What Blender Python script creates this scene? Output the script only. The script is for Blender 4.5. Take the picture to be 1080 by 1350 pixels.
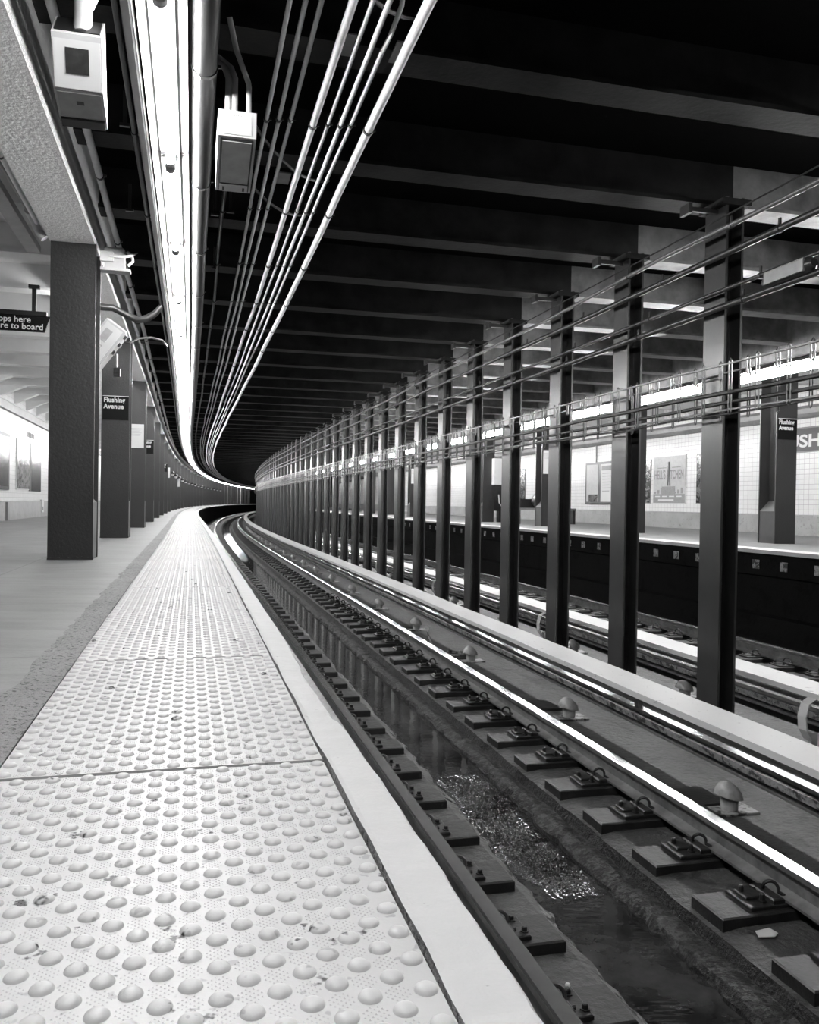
import bpy, math, random
import numpy as np
from mathutils import Vector, Matrix
random.seed(7); rng = np.random.RandomState(7)
for o in list(bpy.data.objects): bpy.data.objects.remove(o)
C = bpy.context.scene.collection
sc = bpy.context.scene

# ---------------------------------------------------------------- camera, world, exposure
EYE = 0.534                      # camera height above the platform
FPX = 1109.65                    # focal length in pixels of the 1350 px tall frame
cam_d = bpy.data.cameras.new('camera'); cam = bpy.data.objects.new('camera', cam_d); C.objects.link(cam)
cam_d.sensor_fit = 'VERTICAL'; cam_d.sensor_height = 36.0; cam_d.lens = 36.0*FPX/1350.0
cam_d.clip_start = 0.05; cam_d.clip_end = 400
cam.location = (0, 0, EYE)
PITCH, ROLL = 0.010167, 0.015831
cam.matrix_world = Matrix.Translation((0, 0, EYE)) @ Matrix.Rotation(math.pi/2 - PITCH, 4, 'X') @ Matrix.Rotation(ROLL, 4, 'Z')
sc.camera = cam
sc.view_settings.view_transform = 'Standard'; sc.view_settings.look = 'None'
sc.view_settings.gamma = 1.0; sc.view_settings.exposure = 0.35
sc.view_settings.use_curve_mapping = False
w = bpy.data.worlds.new('world'); sc.world = w; w.use_nodes = True
w.node_tree.nodes['Background'].inputs[0].default_value = (0, 0, 0, 1)
w.node_tree.nodes['Background'].inputs[1].default_value = 0.0
TUBE = 165.0                      # emission of every fluorescent tube
FAR_TUBE = 105.0
ADDED_TUBE = 55.0  # emission of the added lamps that brighten the left wall
sc.cycles.max_bounces = 6; sc.cycles.diffuse_bounces = 4; sc.cycles.glossy_bounces = 3
sc.cycles.sample_clamp_indirect = 4.0

# ---------------------------------------------------------------- the line of the track: s along, n to the right
PSI = 0.2578
SK = np.array([0, 10, 20, 30, 45, 60, 80, 100, 130, 160.])
KK = np.array([0.0002, -0.0002, -0.0002, 0.0010, 0.00165, 0.00158, 0.00156, 0.00165, 0.00177, 0.0019])
KK = np.array([0.00132208, -0.00070016, -0.00024365, 0.00110266, 0.00166663, 0.00158329, 0.00155414, 0.00164907, 0.00177127, 0.00189348])
DS = 0.1
SM = np.arange(0, 182, DS) - 12
_k = np.interp(SM, SK, KK); _k[SM < 0] = 0
_th = np.concatenate([[0], np.cumsum((_k[1:]+_k[:-1])/2*DS)])
_i0 = int(round(12/DS)); _th = _th - _th[_i0] - PSI
_x = np.concatenate([[0], np.cumsum(np.sin((_th[1:]+_th[:-1])/2)*DS)]); _x -= _x[_i0]
_y = np.concatenate([[0], np.cumsum(np.cos((_th[1:]+_th[:-1])/2)*DS)]); _y -= _y[_i0]
def TH(s): return float(np.interp(s, SM, _th))
def P(s, n, z):
    t = TH(s)
    return Vector((float(np.interp(s, SM, _x)) + n*math.cos(t), float(np.interp(s, SM, _y)) - n*math.sin(t), z))
def FR(s, n, z, rz=0.0): return Matrix.Translation(P(s, n, z)) @ Matrix.Rotation(-TH(s) + rz, 4, 'Z')
END = 150.0
def SS(a, b, near=1.0):
    out = [a]; s = a
    while s < b - 1e-6:
        s += near if s < 12 else (max(near, 1.0) if s < 60 else 2.0)
        out.append(min(s, b))
    return out

# ---------------------------------------------------------------- materials
ALBEDO_SCALE = 0.5                       # lowers all albedos so less light bounces and shade stays deep
def new_mat(name):
    m = bpy.data.materials.new(name); m.use_nodes = True
    return m, m.node_tree, m.node_tree.nodes['Principled BSDF']
def g(v): return (v, v, v, 1)
def ramp(nt, fac, stops):
    r = nt.nodes.new('ShaderNodeValToRGB')
    els = r.color_ramp.elements
    while len(els) > 1: els.remove(els[-1])
    els[0].position = stops[0][0]; els[0].color = g(stops[0][1])
    for p, v in stops[1:]:
        e = els.new(p); e.color = g(v)
    nt.links.new(fac, r.inputs[0]); return r.outputs[0]
def pos(nt, sc3=(1, 1, 1)):
    ge = nt.nodes.new('ShaderNodeNewGeometry'); mp = nt.nodes.new('ShaderNodeMapping')
    mp.inputs['Scale'].default_value = sc3
    nt.links.new(ge.outputs['Position'], mp.inputs[0]); return mp.outputs[0]
def noise(nt, vec, scale, detail=3, rough=0.6):
    n = nt.nodes.new('ShaderNodeTexNoise'); n.inputs['Scale'].default_value = scale
    n.inputs['Detail'].default_value = detail; n.inputs['Roughness'].default_value = rough
    nt.links.new(vec, n.inputs['Vector']); return n.outputs['Fac']
def bump(nt, bs, h, strength, dist=0.01):
    b = nt.nodes.new('ShaderNodeBump'); b.inputs['Strength'].default_value = strength; b.inputs['Distance'].default_value = dist
    nt.links.new(h, b.inputs['Height']); nt.links.new(b.outputs[0], bs.inputs['Normal']); return b
def mul(nt, a, b, mode='MULTIPLY', fac=1.0):
    m = nt.nodes.new('ShaderNodeMix'); m.data_type = 'RGBA'; m.blend_type = mode; m.inputs[0].default_value = fac
    nt.links.new(a, m.inputs[6]); nt.links.new(b, m.inputs[7]); return m.outputs[2]
def math_n(nt, op, a, b=None, clamp=False):
    m = nt.nodes.new('ShaderNodeMath'); m.operation = op; m.use_clamp = clamp
    for i, v in enumerate((a, b)):
        if v is None: continue
        if isinstance(v, (int, float)): m.inputs[i].default_value = v
        else: nt.links.new(v, m.inputs[i])
    return m.outputs[0]
def simple(name, v, rough=0.6, metal=0.0, var=0.25, scale=3.0, bmp=0.0, bscale=40.0, spec=0.5, bd=0.004):
    m, nt, bs = new_mat(name)
    if metal < 0.9: v *= ALBEDO_SCALE
    bs.inputs['Roughness'].default_value = rough; bs.inputs['Metallic'].default_value = metal
    bs.inputs['Specular IOR Level'].default_value = spec
    if var > 0:
        f = noise(nt, pos(nt), scale, 4)
        nt.links.new(ramp(nt, f, [(0.3, v*(1-var)), (0.7, min(1, v*(1+var)))]), bs.inputs['Base Color'])
    else: bs.inputs['Base Color'].default_value = g(v)
    if bmp > 0: bump(nt, bs, noise(nt, pos(nt), bscale, 3), bmp, bd)
    return m
def emit(name, v, k):
    m, nt, bs = new_mat(name)
    bs.inputs['Base Color'].default_value = g(v); bs.inputs['Emission Color'].default_value = (1, 1, 1, 1)
    bs.inputs['Emission Strength'].default_value = k; return m
def speckled(name, v, dark, thr, scale, rough, bmp, bscale, smear=0.1, spec=0.4, bd=0.004):
    m, nt, bs = new_mat(name); p = pos(nt); v *= ALBEDO_SCALE; dark *= ALBEDO_SCALE
    base = ramp(nt, noise(nt, p, 2.2, 5), [(0.25, v*(1-smear)), (0.7, v)])
    sp = ramp(nt, noise(nt, p, scale, 4, 0.7), [(thr-0.04, 1.0), (thr, dark/v)])
    sp2 = ramp(nt, noise(nt, p, scale*3.3, 2, 0.5), [(thr-0.02, 1.0), (thr+0.02, 0.72)])
    nt.links.new(mul(nt, mul(nt, base, sp), sp2), bs.inputs['Base Color'])
    bs.inputs['Roughness'].default_value = rough; bs.inputs['Specular IOR Level'].default_value = spec
    if bmp: bump(nt, bs, noise(nt, p, bscale, 4), bmp, bd)
    return m
def tile_mat(name, v, grout, tw, th, rough=0.12):
    m, nt, bs = new_mat(name); v *= ALBEDO_SCALE; grout *= ALBEDO_SCALE
    uv = nt.nodes.new('ShaderNodeUVMap')
    br = nt.nodes.new('ShaderNodeTexBrick'); br.offset = 0.0; br.squash = 1.0
    br.inputs['Color1'].default_value = g(v); br.inputs['Color2'].default_value = g(v*0.93); br.inputs['Mortar'].default_value = g(grout)
    br.inputs['Scale'].default_value = 1.0; br.inputs['Mortar Size'].default_value = 0.004
    br.inputs['Brick Width'].default_value = tw; br.inputs['Row Height'].default_value = th
    nt.links.new(uv.outputs[0], br.inputs['Vector']); nt.links.new(br.outputs['Color'], bs.inputs['Base Color'])
    bs.inputs['Roughness'].default_value = rough
    bump(nt, bs, noise(nt, pos(nt), 6, 2), 0.25, 0.02)
    return m
def metal_rail(name):
    return simple(name, 0.75, 0.22, 1.0, 0.12, 12)

MT = {}
MT['floor'] = speckled('platform_concrete', 0.42, 0.2, 0.72, 9, 0.55, 0.35, 60, 0.2)
def floor_mat():
    m = speckled('platform_concrete', 0.36, 0.2, 0.70, 9, 0.5, 0.35, 60, 0.3)
    nt = m.node_tree; bs = nt.nodes['Principled BSDF']; src = bs.inputs['Base Color'].links[0].from_socket
    uv = nt.nodes.new('ShaderNodeUVMap'); br = nt.nodes.new('ShaderNodeTexBrick'); br.offset = 0.0
    br.inputs['Color1'].default_value = g(1.0); br.inputs['Color2'].default_value = g(0.93); br.inputs['Mortar'].default_value = g(0.45)
    br.inputs['Scale'].default_value = 1.0; br.inputs['Mortar Size'].default_value = 0.0045; br.inputs['Brick Width'].default_value = 1.52; br.inputs['Row Height'].default_value = 1.405
    nt.links.new(uv.outputs[0], br.inputs['Vector'])
    st = ramp(nt, noise(nt, pos(nt, (1.2, 7, 1)), 1.6, 4), [(0.35, 0.8), (0.6, 1.0)])
    nt.links.new(mul(nt, mul(nt, src, br.outputs['Color']), st), bs.inputs['Base Color'])
    return m
MT['floor'] = floor_mat()
MT['rough'] = speckled('rough_aggregate', 0.44, 0.1, 0.6, 60, 0.8, 1.0, 90, 0.3, bd=0.012)
MT['tactile'] = speckled('tactile_rubber', 0.86, 0.06, 0.675, 13, 0.42, 0.1, 70, 0.14)
MT['edge'] = speckled('edge_paint', 0.86, 0.3, 0.74, 14, 0.5, 0.5, 16, 0.08, bd=0.012)
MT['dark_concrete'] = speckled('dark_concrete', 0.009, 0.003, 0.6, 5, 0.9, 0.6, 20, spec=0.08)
MT['bench'] = speckled('track_concrete', 0.095, 0.03, 0.62, 4, 0.6, 0.9, 22, 0.6, spec=0.5, bd=0.02)
MT['crust'] = speckled('crusted_edge', 0.5, 0.03, 0.5, 18, 0.8, 1.0, 40, 0.5, bd=0.02)
MT['trough_wall'] = simple('black_trough_wall', 0.02, 0.6, 0, 0.6, 10, 1.0, 40, spec=0.3, bd=0.02)  # trough sides, darker than the bench concrete
MT['ledge'] = speckled('rubble_ledge', 0.13, 0.015, 0.5, 22, 0.7, 1.0, 45, 0.5, bd=0.03)
MT['tile'] = tile_mat('white_tile', 1.0, 0.45, 0.15, 0.106, 0.3)
MT['band'] = tile_mat('grey_tile', 0.22, 0.12, 0.15, 0.106, 0.6)
MT['base'] = speckled('wall_base_stone', 0.5, 0.36, 0.66, 7, 0.5, 0.3, 25, 0.3)
MT['trim'] = simple('wall_trim_paint', 0.3, 0.45, 0, 0.2)
MT['ceiling'] = simple('black_ceiling', 0.004, 0.9, 0, 0.3, spec=0.05)
MT['white_ceiling'] = simple('white_ceiling', 1.15, 0.6, 0, 0.08, 1.5)
MT['girder'] = simple('girder_paint', 0.92, 0.42, 0, 0.08, 1.6, 1.0, 30, bd=0.01)
MT['column'] = simple('dark_column_paint', 0.024, 0.38, 0, 0.2, 3, 0.5, 45, bd=0.005)
MT['mid_column'] = simple('track_column_paint', 0.04, 0.3, 0, 0.3, 5, 0.15, 30, spec=0.9, bd=0.003)
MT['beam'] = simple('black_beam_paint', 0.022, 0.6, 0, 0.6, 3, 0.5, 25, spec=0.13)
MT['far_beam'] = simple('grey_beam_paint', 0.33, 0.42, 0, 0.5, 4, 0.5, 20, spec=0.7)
MT['conduit'] = simple('galvanised_conduit', 1.3, 0.33, 0.1, 0.15, 6)
MT['mid_conduit'] = simple('grey_conduit', 0.22, 0.32, 0.3, 0.3, 6)
MT['far_base'] = simple('painted_column_base', 0.07, 0.4, 0, 0.15, 8)
MT['dark_conduit'] = simple('dark_conduit', 0.07, 0.3, 0.3, 0.3, 6)
MT['pipe'] = simple('dark_pipe_paint', 0.024, 0.4, 0, 0.3, 5, spec=0.15)
MT['box'] = simple('light_box_paint', 0.66, 0.4, 0, 0.1, 8)
MT['box_grey'] = simple('grey_box_paint', 0.5, 0.45, 0, 0.15, 12)
MT['black'] = simple('black_plastic', 0.012, 0.35, 0, 0)
MT['glass_dark'] = simple('dark_window_glass', 0.05, 0.08, 0, 0.3, 20)
MT['white'] = simple('white_paint', 0.85, 0.4, 0, 0.04)
MT['reflector'] = simple('white_enamel', 0.9, 0.3, 0, 0)
MT['tube'] = emit('tube_glow', 0.9, TUBE)
MT['far_tube'] = emit('far_tube_glow', 0.9, FAR_TUBE)
MT['added_tube'] = emit('added_tube_glow', 0.9, ADDED_TUBE)
MT['steel'] = simple('dark_rail_steel', 0.36, 0.36, 0.6, 0.4, 8, 0.3, 50)
MT['rail_top'] = metal_rail('polished_rail_head')
MT['tie'] = simple('old_timber', 0.018, 0.5, 0, 0.5, 9, 0.7, 30, bd=0.006)
MT['plate'] = simple('tie_plate_steel', 0.04, 0.45, 0.4, 0.5, 14, 0.5, 60)
MT['board'] = speckled('cover_board_paint', 0.95, 0.5, 0.7, 8, 0.5, 0.4, 30, 0.08)
MT['guard'] = speckled('worn_guard_paint', 0.55, 0.05, 0.55, 12, 0.5, 0.5, 50, 0.4)
MT['insulator'] = simple('glazed_insulator', 0.55, 0.25, 0, 0.2, 20)
MT['base_fill'] = simple('column_base_concrete', 0.22, 0.6, 0, 0.15, 8)
MT['sign'] = simple('black_sign', 0.006, 0.5, 0, 0, spec=0.1)
MT['paper'] = simple('white_paper', 0.85, 0.5, 0, 0.03)
MT['grey_print'] = simple('grey_print', 0.3, 0.5, 0, 0.2, 30)
MT['mid_print'] = simple('pale_grey_print', 0.6, 0.4, 0, 0.1, 10)
MT['poster_dark'] = speckled('dark_poster_print', 0.2, 0.01, 0.52, 7, 0.2, 0, 1, 0.6)
MT['poster_pale'] = speckled('pale_poster_print', 0.62, 0.12, 0.56, 9, 0.15, 0, 1, 0.5)

def water_mat():
    m, nt, bs = new_mat('trough_water')
    bs.inputs['Roughness'].default_value = 0.04; bs.inputs['IOR'].default_value = 1.33
    p = pos(nt)
    nt.links.new(ramp(nt, noise(nt, p, 3, 5, 0.7), [(0.35, 0.008), (0.7, 0.045)]), bs.inputs['Base Color'])
    uv = nt.nodes.new('ShaderNodeUVMap'); sep = nt.nodes.new('ShaderNodeSeparateXYZ'); nt.links.new(uv.outputs[0], sep.inputs[0])
    # a disturbed patch of running water
    wob = math_n(nt, 'MULTIPLY', noise(nt, p, 5, 2), 0.5)
    du = math_n(nt, 'ABSOLUTE', math_n(nt, 'SUBTRACT', sep.outputs[0], 4.8))
    a = math_n(nt, 'SUBTRACT', 1.15, math_n(nt, 'ADD', du, wob), True)
    dv = math_n(nt, 'ABSOLUTE', math_n(nt, 'SUBTRACT', sep.outputs[1], 1.87))
    b = math_n(nt, 'SUBTRACT', 0.42, math_n(nt, 'ADD', dv, wob), True)
    patch = math_n(nt, 'MULTIPLY', math_n(nt, 'MULTIPLY', a, 6.0, True), math_n(nt, 'MULTIPLY', b, 14.0, True))
    rip = noise(nt, pos(nt, (38, 62, 1)), 1.0, 2)
    calm = math_n(nt, 'MULTIPLY', noise(nt, pos(nt, (5, 14, 1)), 1.0, 2), 0.045)
    h = math_n(nt, 'ADD', math_n(nt, 'MULTIPLY', rip, patch), calm)
    nt.links.new(math_n(nt, 'ADD', math_n(nt, 'MULTIPLY', patch, 0.08), 0.03), bs.inputs['Roughness'])
    bump(nt, bs, h, 1.0, 0.03)
    return m
MT['water'] = water_mat()

# ---------------------------------------------------------------- mesh helpers
class MB:
    def __init__(s): s.v = []; s.f = []; s.m = []; s.uv = []
    def face(s, idx, mi=0, uv=None): s.f.append(tuple(idx)); s.m.append(mi); s.uv.append(uv)
    def box(s, x0, x1, y0, y1, z0, z1, mi=0, top=0.0):
        b = len(s.v)
        s.v += [(x0, y0, z0), (x1, y0, z0), (x1, y1, z0), (x0, y1, z0), (x0+top, y0+top, z1), (x1-top, y0+top, z1), (x1-top, y1-top, z1), (x0+top, y1-top, z1)]
        for q in ((3, 2, 1, 0), (4, 5, 6, 7), (0, 1, 5, 4), (1, 2, 6, 5), (2, 3, 7, 6), (3, 0, 4, 7)): s.face([b+i for i in q], mi)
        return s
    def cbox(s, x0, x1, y0, y1, z0, z1, c=0.008, mi=0):      # chamfered top edges
        b = len(s.v)
        s.v += [(x0, y0, z0), (x1, y0, z0), (x1, y1, z0), (x0, y1, z0),
                (x0, y0, z1-c), (x1, y0, z1-c), (x1, y1, z1-c), (x0, y1, z1-c),
                (x0+c, y0+c, z1), (x1-c, y0+c, z1), (x1-c, y1-c, z1), (x0+c, y1-c, z1)]
        for q in ((3, 2, 1, 0), (8, 9, 10, 11), (0, 1, 5, 4), (1, 2, 6, 5), (2, 3, 7, 6), (3, 0, 4, 7), (4, 5, 9, 8), (5, 6, 10, 9), (6, 7, 11, 10), (7, 4, 8, 11)): s.face([b+i for i in q], mi)
        return s
    def tube(s, pts, r, k=8, mi=0, caps=True):
        pts = [Vector(p) for p in pts]; b = len(s.v); n = len(pts)
        t0 = (pts[1]-pts[0]).normalized(); up = Vector((0, 0, 1)) if abs(t0.z) < 0.9 else Vector((1, 0, 0))
        u = t0.cross(up).normalized()
        for i, p in enumerate(pts):
            t = (pts[min(i+1, n-1)] - pts[max(i-1, 0)]).normalized()
            u = (u - t*u.dot(t)).normalized(); v = t.cross(u)
            rr = r[i] if isinstance(r, (list, tuple)) else r
            for j in range(k):
                a = 2*math.pi*j/k; s.v.append(tuple(p + u*math.cos(a)*rr + v*math.sin(a)*rr))
        for i in range(n-1):
            for j in range(k):
                j2 = (j+1) % k; s.face((b+i*k+j, b+i*k+j2, b+(i+1)*k+j2, b+(i+1)*k+j), mi)
        if caps:
            s.face([b+j for j in range(k)][::-1], mi); s.face([b+(n-1)*k+j for j in range(k)], mi)
        return s
    def lathe(s, x, y, prof, k=12, mi=0):          # prof: (r, z) from bottom to top
        b = len(s.v)
        for r, z in prof:
            for j in range(k):
                a = 2*math.pi*j/k; s.v.append((x+r*math.cos(a), y+r*math.sin(a), z))
        for i in range(len(prof)-1):
            for j in range(k):
                j2 = (j+1) % k; s.face((b+i*k+j, b+i*k+j2, b+(i+1)*k+j2, b+(i+1)*k+j), mi)
        s.face([b+(len(prof)-1)*k+j for j in range(k)], mi)
        return s
    def prism_x(s, poly, x0, x1, mi=0):              # poly in (y, z), extruded along x
        b = len(s.v); k = len(poly)
        s.v += [(x0, y, z) for y, z in poly] + [(x1, y, z) for y, z in poly]
        s.face([b+i for i in range(k)], mi); s.face([b+k+i for i in range(k)][::-1], mi)
        for i in range(k):
            j = (i+1) % k; s.face((b+i, b+k+i, b+k+j, b+j), mi)
        return s
    def prism_y(s, poly, y0, y1, mi=0):              # poly in (x, z)
        b = len(s.v); k = len(poly)
        s.v += [(x, y0, z) for x, z in poly] + [(x, y1, z) for x, z in poly]
        s.face([b+i for i in range(k)], mi); s.face([b+k+i for i in range(k)][::-1], mi)
        for i in range(k):
            j = (i+1) % k; s.face((b+i, b+k+i, b+k+j, b+j), mi)
        return s
    def prism_z(s, poly, z0, z1, mi=0):              # poly in (x, y)
        b = len(s.v); k = len(poly)
        s.v += [(x, y, z0) for x, y in poly] + [(x, y, z1) for x, y in poly]
        s.face([b+i for i in range(k)][::-1], mi); s.face([b+k+i for i in range(k)], mi)
        for i in range(k):
            j = (i+1) % k; s.face((b+i, b+j, b+k+j, b+k+i), mi)
        return s
    def mesh(s, name, mats, smooth=False, fix=True):
        me = bpy.data.meshes.new(name); me.from_pydata(s.v, [], s.f)
        for m in (mats if isinstance(mats, (list, tuple)) else [mats]): me.materials.append(MT[m])
        me.polygons.foreach_set('material_index', s.m)
        if any(u for u in s.uv):
            lay = me.uv_layers.new(name='UVMap'); k = 0
            for u, f in zip(s.uv, s.f):
                for i in range(len(f)):
                    if u: lay.data[k].uv = u[i]
                    k += 1
        if fix:
            import bmesh
            bm = bmesh.new(); bm.from_mesh(me); bmesh.ops.recalc_face_normals(bm, faces=bm.faces); bm.to_mesh(me); bm.free()
        if smooth:
            for p in me.polygons: p.use_smooth = True
            try: me.set_sharp_from_angle(angle=math.radians(40))
            except Exception: pass
        me.update(); return me
def link(name, me, mat4=None, parent=None):
    o = bpy.data.objects.new(name, me); C.objects.link(o)
    if mat4 is not None: o.matrix_basis = mat4
    if parent is not None: o.parent = parent
    return o
def tag(o, label, cat, group=None, kind=None):
    o['label'] = label; o['category'] = cat
    if group: o['group'] = group
    if kind: o['kind'] = kind
    return o
def struct(o, label=None):
    o['kind'] = 'structure'
    if label: o['label'] = label
    return o
def thing(name, label, cat, mat4, group=None):
    o = bpy.data.objects.new(name, None); C.objects.link(o); o.matrix_basis = mat4; o.empty_display_size = 0.1
    return tag(o, label, cat, group)
def world_child(name, me, mat4, parent):             # a child placed by world matrix
    o = bpy.data.objects.new(name, me); C.objects.link(o); o.parent = parent
    pm = parent.matrix_basis.copy()
    if parent.parent: pm = parent.parent.matrix_basis @ pm
    o.matrix_basis = pm.inverted() @ mat4
    return o
def dup(root, mat4, label=None, group=None, deep=True):
    r = root.copy(); C.objects.link(r); r.matrix_basis = mat4
    if label: r['label'] = label
    if group: r['group'] = group
    if deep:
        for ch in list(root.children):
            c = ch.copy(); C.objects.link(c); c.parent = r
            for q in list(ch.children):
                d = q.copy(); C.objects.link(d); d.parent = c
    return r
ORD = ['nearest', 'second nearest', 'third nearest', 'fourth nearest', 'fifth nearest', 'sixth nearest', 'seventh nearest', 'eighth nearest', 'ninth nearest', 'tenth nearest']
ORD += ['eleventh nearest', 'twelfth nearest', 'thirteenth nearest', 'fourteenth nearest', 'fifteenth nearest', 'sixteenth nearest', 'seventeenth nearest', 'eighteenth nearest', 'nineteenth nearest', 'twentieth nearest']
def sweep(name, prof, ss, mats, closed=False, mi=None, jit=None, smooth=False, origin=None, parent=None, uvn=False):
    """prof: list of (n, z) swept along the track line; UV = (metres along, metres across)"""
    mb = MB(); k = len(prof); L = [0]
    for i in range(1, k+1): L.append(L[-1] + math.hypot(prof[i % k][0]-prof[i-1][0], prof[i % k][1]-prof[i-1][1]))
    o0 = P(ss[0] if origin is None else origin, prof[0][0], prof[0][1])
    for si, s in enumerate(ss):
        t = TH(s); x = float(np.interp(s, SM, _x)); y = float(np.interp(s, SM, _y)); c, sn = math.cos(t), math.sin(t)
        for j, (n, z) in enumerate(prof):
            if jit: n, z = jit(s, j, n, z)
            mb.v.append((x+n*c-o0.x, y-n*sn-o0.y, z-o0.z))
    kk = k if closed else k-1
    for i in range(len(ss)-1):
        for j in range(kk):
            j2 = (j+1) % k
            if uvn: u = [(ss[i], prof[j][0]), (ss[i], prof[j2][0]), (ss[i+1], prof[j2][0]), (ss[i+1], prof[j][0])]
            else: u = [(ss[i], L[j]), (ss[i], L[j+1]), (ss[i+1], L[j+1]), (ss[i+1], L[j])]
            mb.face((i*k+j, i*k+j2, (i+1)*k+j2, (i+1)*k+j), mi[j] if mi else 0, u)
    if closed:
        mb.face(list(range(k)), 0); mb.face([(len(ss)-1)*k+j for j in range(k)][::-1], 0)
    me = mb.mesh(name, mats, smooth)
    o = bpy.data.objects.new(name, me); C.objects.link(o)
    if parent is None: o.location = o0
    else: o.parent = parent; o.location = o0 - parent.matrix_basis.translation
    return o
def circ(n, z, r, k=8): return [(n + r*math.cos(2*math.pi*(j+.5)/k), z + r*math.sin(2*math.pi*(j+.5)/k)) for j in range(k)]
def vnoise(seed, step):
    tab = rng.RandomState(seed).rand(4096) if hasattr(rng, 'RandomState') else np.random.RandomState(seed).rand(4096)
    def f(s):
        x = (s+20)/step; i = int(math.floor(x)); t = x-i; t = t*t*(3-2*t)
        return float(tab[i % 4096]*(1-t) + tab[(i+1) % 4096]*t)*2-1
    return f

# key offsets
A0, AW = -0.354, 0.632           # tactile strip: left edge, width
CE = 0.368                       # platform edge
R1, R2 = 1.186, 2.691            # running rails
ZR = -1.09                       # rail top
NC = 4.15                        # near face of the track columns
WL, WR = -4.06, 12.35            # tiled walls
FE = 7.25                        # edge of the opposite platform
ZB = 3.03                        # underside of the ceiling beams
S0 = -4.0

# ---------------------------------------------------------------- the setting
struct(sweep('floor', [(WL, 0), (-0.45, 0)], SS(S0, END), 'floor'), 'grey concrete platform floor beside the white studded strip')
jr = [vnoise(i+1, 0.05+0.02*i) for i in range(6)]
struct(sweep('trim_1', [(-0.475, 0.0012), (-0.43, 0.002), (-0.39, -0.002), (A0-0.004, -0.004), (A0-0.004, -0.03)], SS(S0, 60, 0.06) + SS(62, END)[1:], 'rough',
       jit=lambda s, j, n, z: (n + (0.012*jr[j](s) if j == 0 else 0), z + (0.004*jr[j](s) if 0 < j < 3 else 0))), 'rough aggregate seam beside the studded strip')
struct(sweep('trim_2', [(A0-0.01, -0.014), (A0+AW+0.01, -0.014)], SS(S0, END), 'dark_concrete'))
# white edge with its chipped outer line
je = vnoise(20, 0.11); je2 = vnoise(21, 0.035); je3 = vnoise(22, 0.3)
def edge_jit(s, j, n, z):
    if j == 0: return n + 0.003*je2(s+9), z
    if j == 1: return n + 0.002*je(s+4), z + 0.002*je3(s)
    if j >= 4: 
        d = 0.0018*je(s) + 0.0014*je2(s) + 0.0022*je3(s)
        if 2.02 < s < 3.2: d -= 0.014*max(0, min(1, (s-2.02)/0.04))*min(1, (3.2-s)/0.6)
        return n + d, z
    return n, z + 0.0015*je2(s)
s_edge = [S0] + list(np.arange(0, 14, 0.025)) + list(np.arange(14, 40, 0.2)) + SS(41, END)
struct(sweep('trim_3', [(A0+AW+0.002, -0.02), (A0+AW+0.004, 0.003), (A0+AW+0.016, 0.001), (CE-0.03, 0.0), (CE-0.006, -0.001), (CE, -0.008), (CE-0.002, -0.05), (CE-0.02, -0.075), (0.24, -0.08)],
       s_edge, ['edge', 'rough'], mi=[1, 0, 0, 0, 0, 0, 0, 0], jit=edge_jit), 'white painted platform edge with a chipped outer line')
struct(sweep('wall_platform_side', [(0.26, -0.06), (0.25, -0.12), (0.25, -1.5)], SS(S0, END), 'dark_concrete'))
# left (inner) wall
struct(sweep('wall_left', [(WL, 0.0), (WL, 3.45)], SS(S0, END), 'tile'), 'white glazed tile wall behind the left platform')
struct(sweep('baseboard_left', [(WL, 0.45), (WL+0.03, 0.44), (WL+0.03, 0)], SS(S0, END), 'base'))
struct(sweep('trim_4', [(WL, 2.50), (WL+0.05, 2.52), (WL+0.06, 2.70), (WL, 2.74)], SS(S0, END), 'trim'))
# right wall
struct(sweep('wall_right', [(WR, 0.0), (WR, 3.45)], SS(2, 90), 'tile'), 'white glazed tile wall behind the opposite platform')
struct(sweep('baseboard_right', [(WR, 0.42), (WR-0.03, 0.41), (WR-0.03, 0)], SS(2, 90), 'base'))
struct(sweep('trim_5', [(WR, 2.42), (WR-0.05, 2.44), (WR-0.10, 2.52), (WR-0.11, 2.62), (WR-0.05, 2.68), (WR, 2.70)], SS(2, 90), 'trim'))
# ceilings
struct(sweep('ceiling', [(-1.0, 3.42), (8.9, 3.42)], SS(S0, END), 'ceiling'))
struct(sweep('ceiling_platform', [(WL, 3.30), (-1.0, 3.30)], SS(S0, END), 'white_ceiling'))
struct(sweep('ceiling_far_platform', [(8.9, 3.30), (WR, 3.30)], SS(2, 90), 'white_ceiling'))
struct(sweep('girder_left', [(-1.2, 3.42), (-1.2, 2.74), (-1.19, 2.735), (-0.83, 2.735), (-0.815, 2.75), (-0.80, 3.02), (-0.80, 3.42)], SS(S0, END), 'girder'), 'pale painted girder over the left platform columns')
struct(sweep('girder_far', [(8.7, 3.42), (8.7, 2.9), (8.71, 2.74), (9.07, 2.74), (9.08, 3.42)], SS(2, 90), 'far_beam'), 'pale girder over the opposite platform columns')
# opposite platform
struct(sweep('floor_far', [(FE+0.32, 0), (WR, 0)], SS(2, 90), 'floor'), 'concrete floor of the opposite platform')
struct(sweep('trim_6', [(FE+0.34, 0.002), (FE, 0.0), (FE, -0.05), (FE+0.08, -0.055)], SS(2, 90), 'edge'), 'bright edge strip of the opposite platform')
struct(sweep('wall_far_platform_side', [(FE+0.06, -0.05), (FE+0.06, -0.34), (FE+0.12, -0.36), (FE+0.12, -0.85), (FE+0.05, -0.88), (FE-0.1, -1.22), (FE-0.12, -1.5)], SS(2, 90), 'dark_concrete'))
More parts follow.
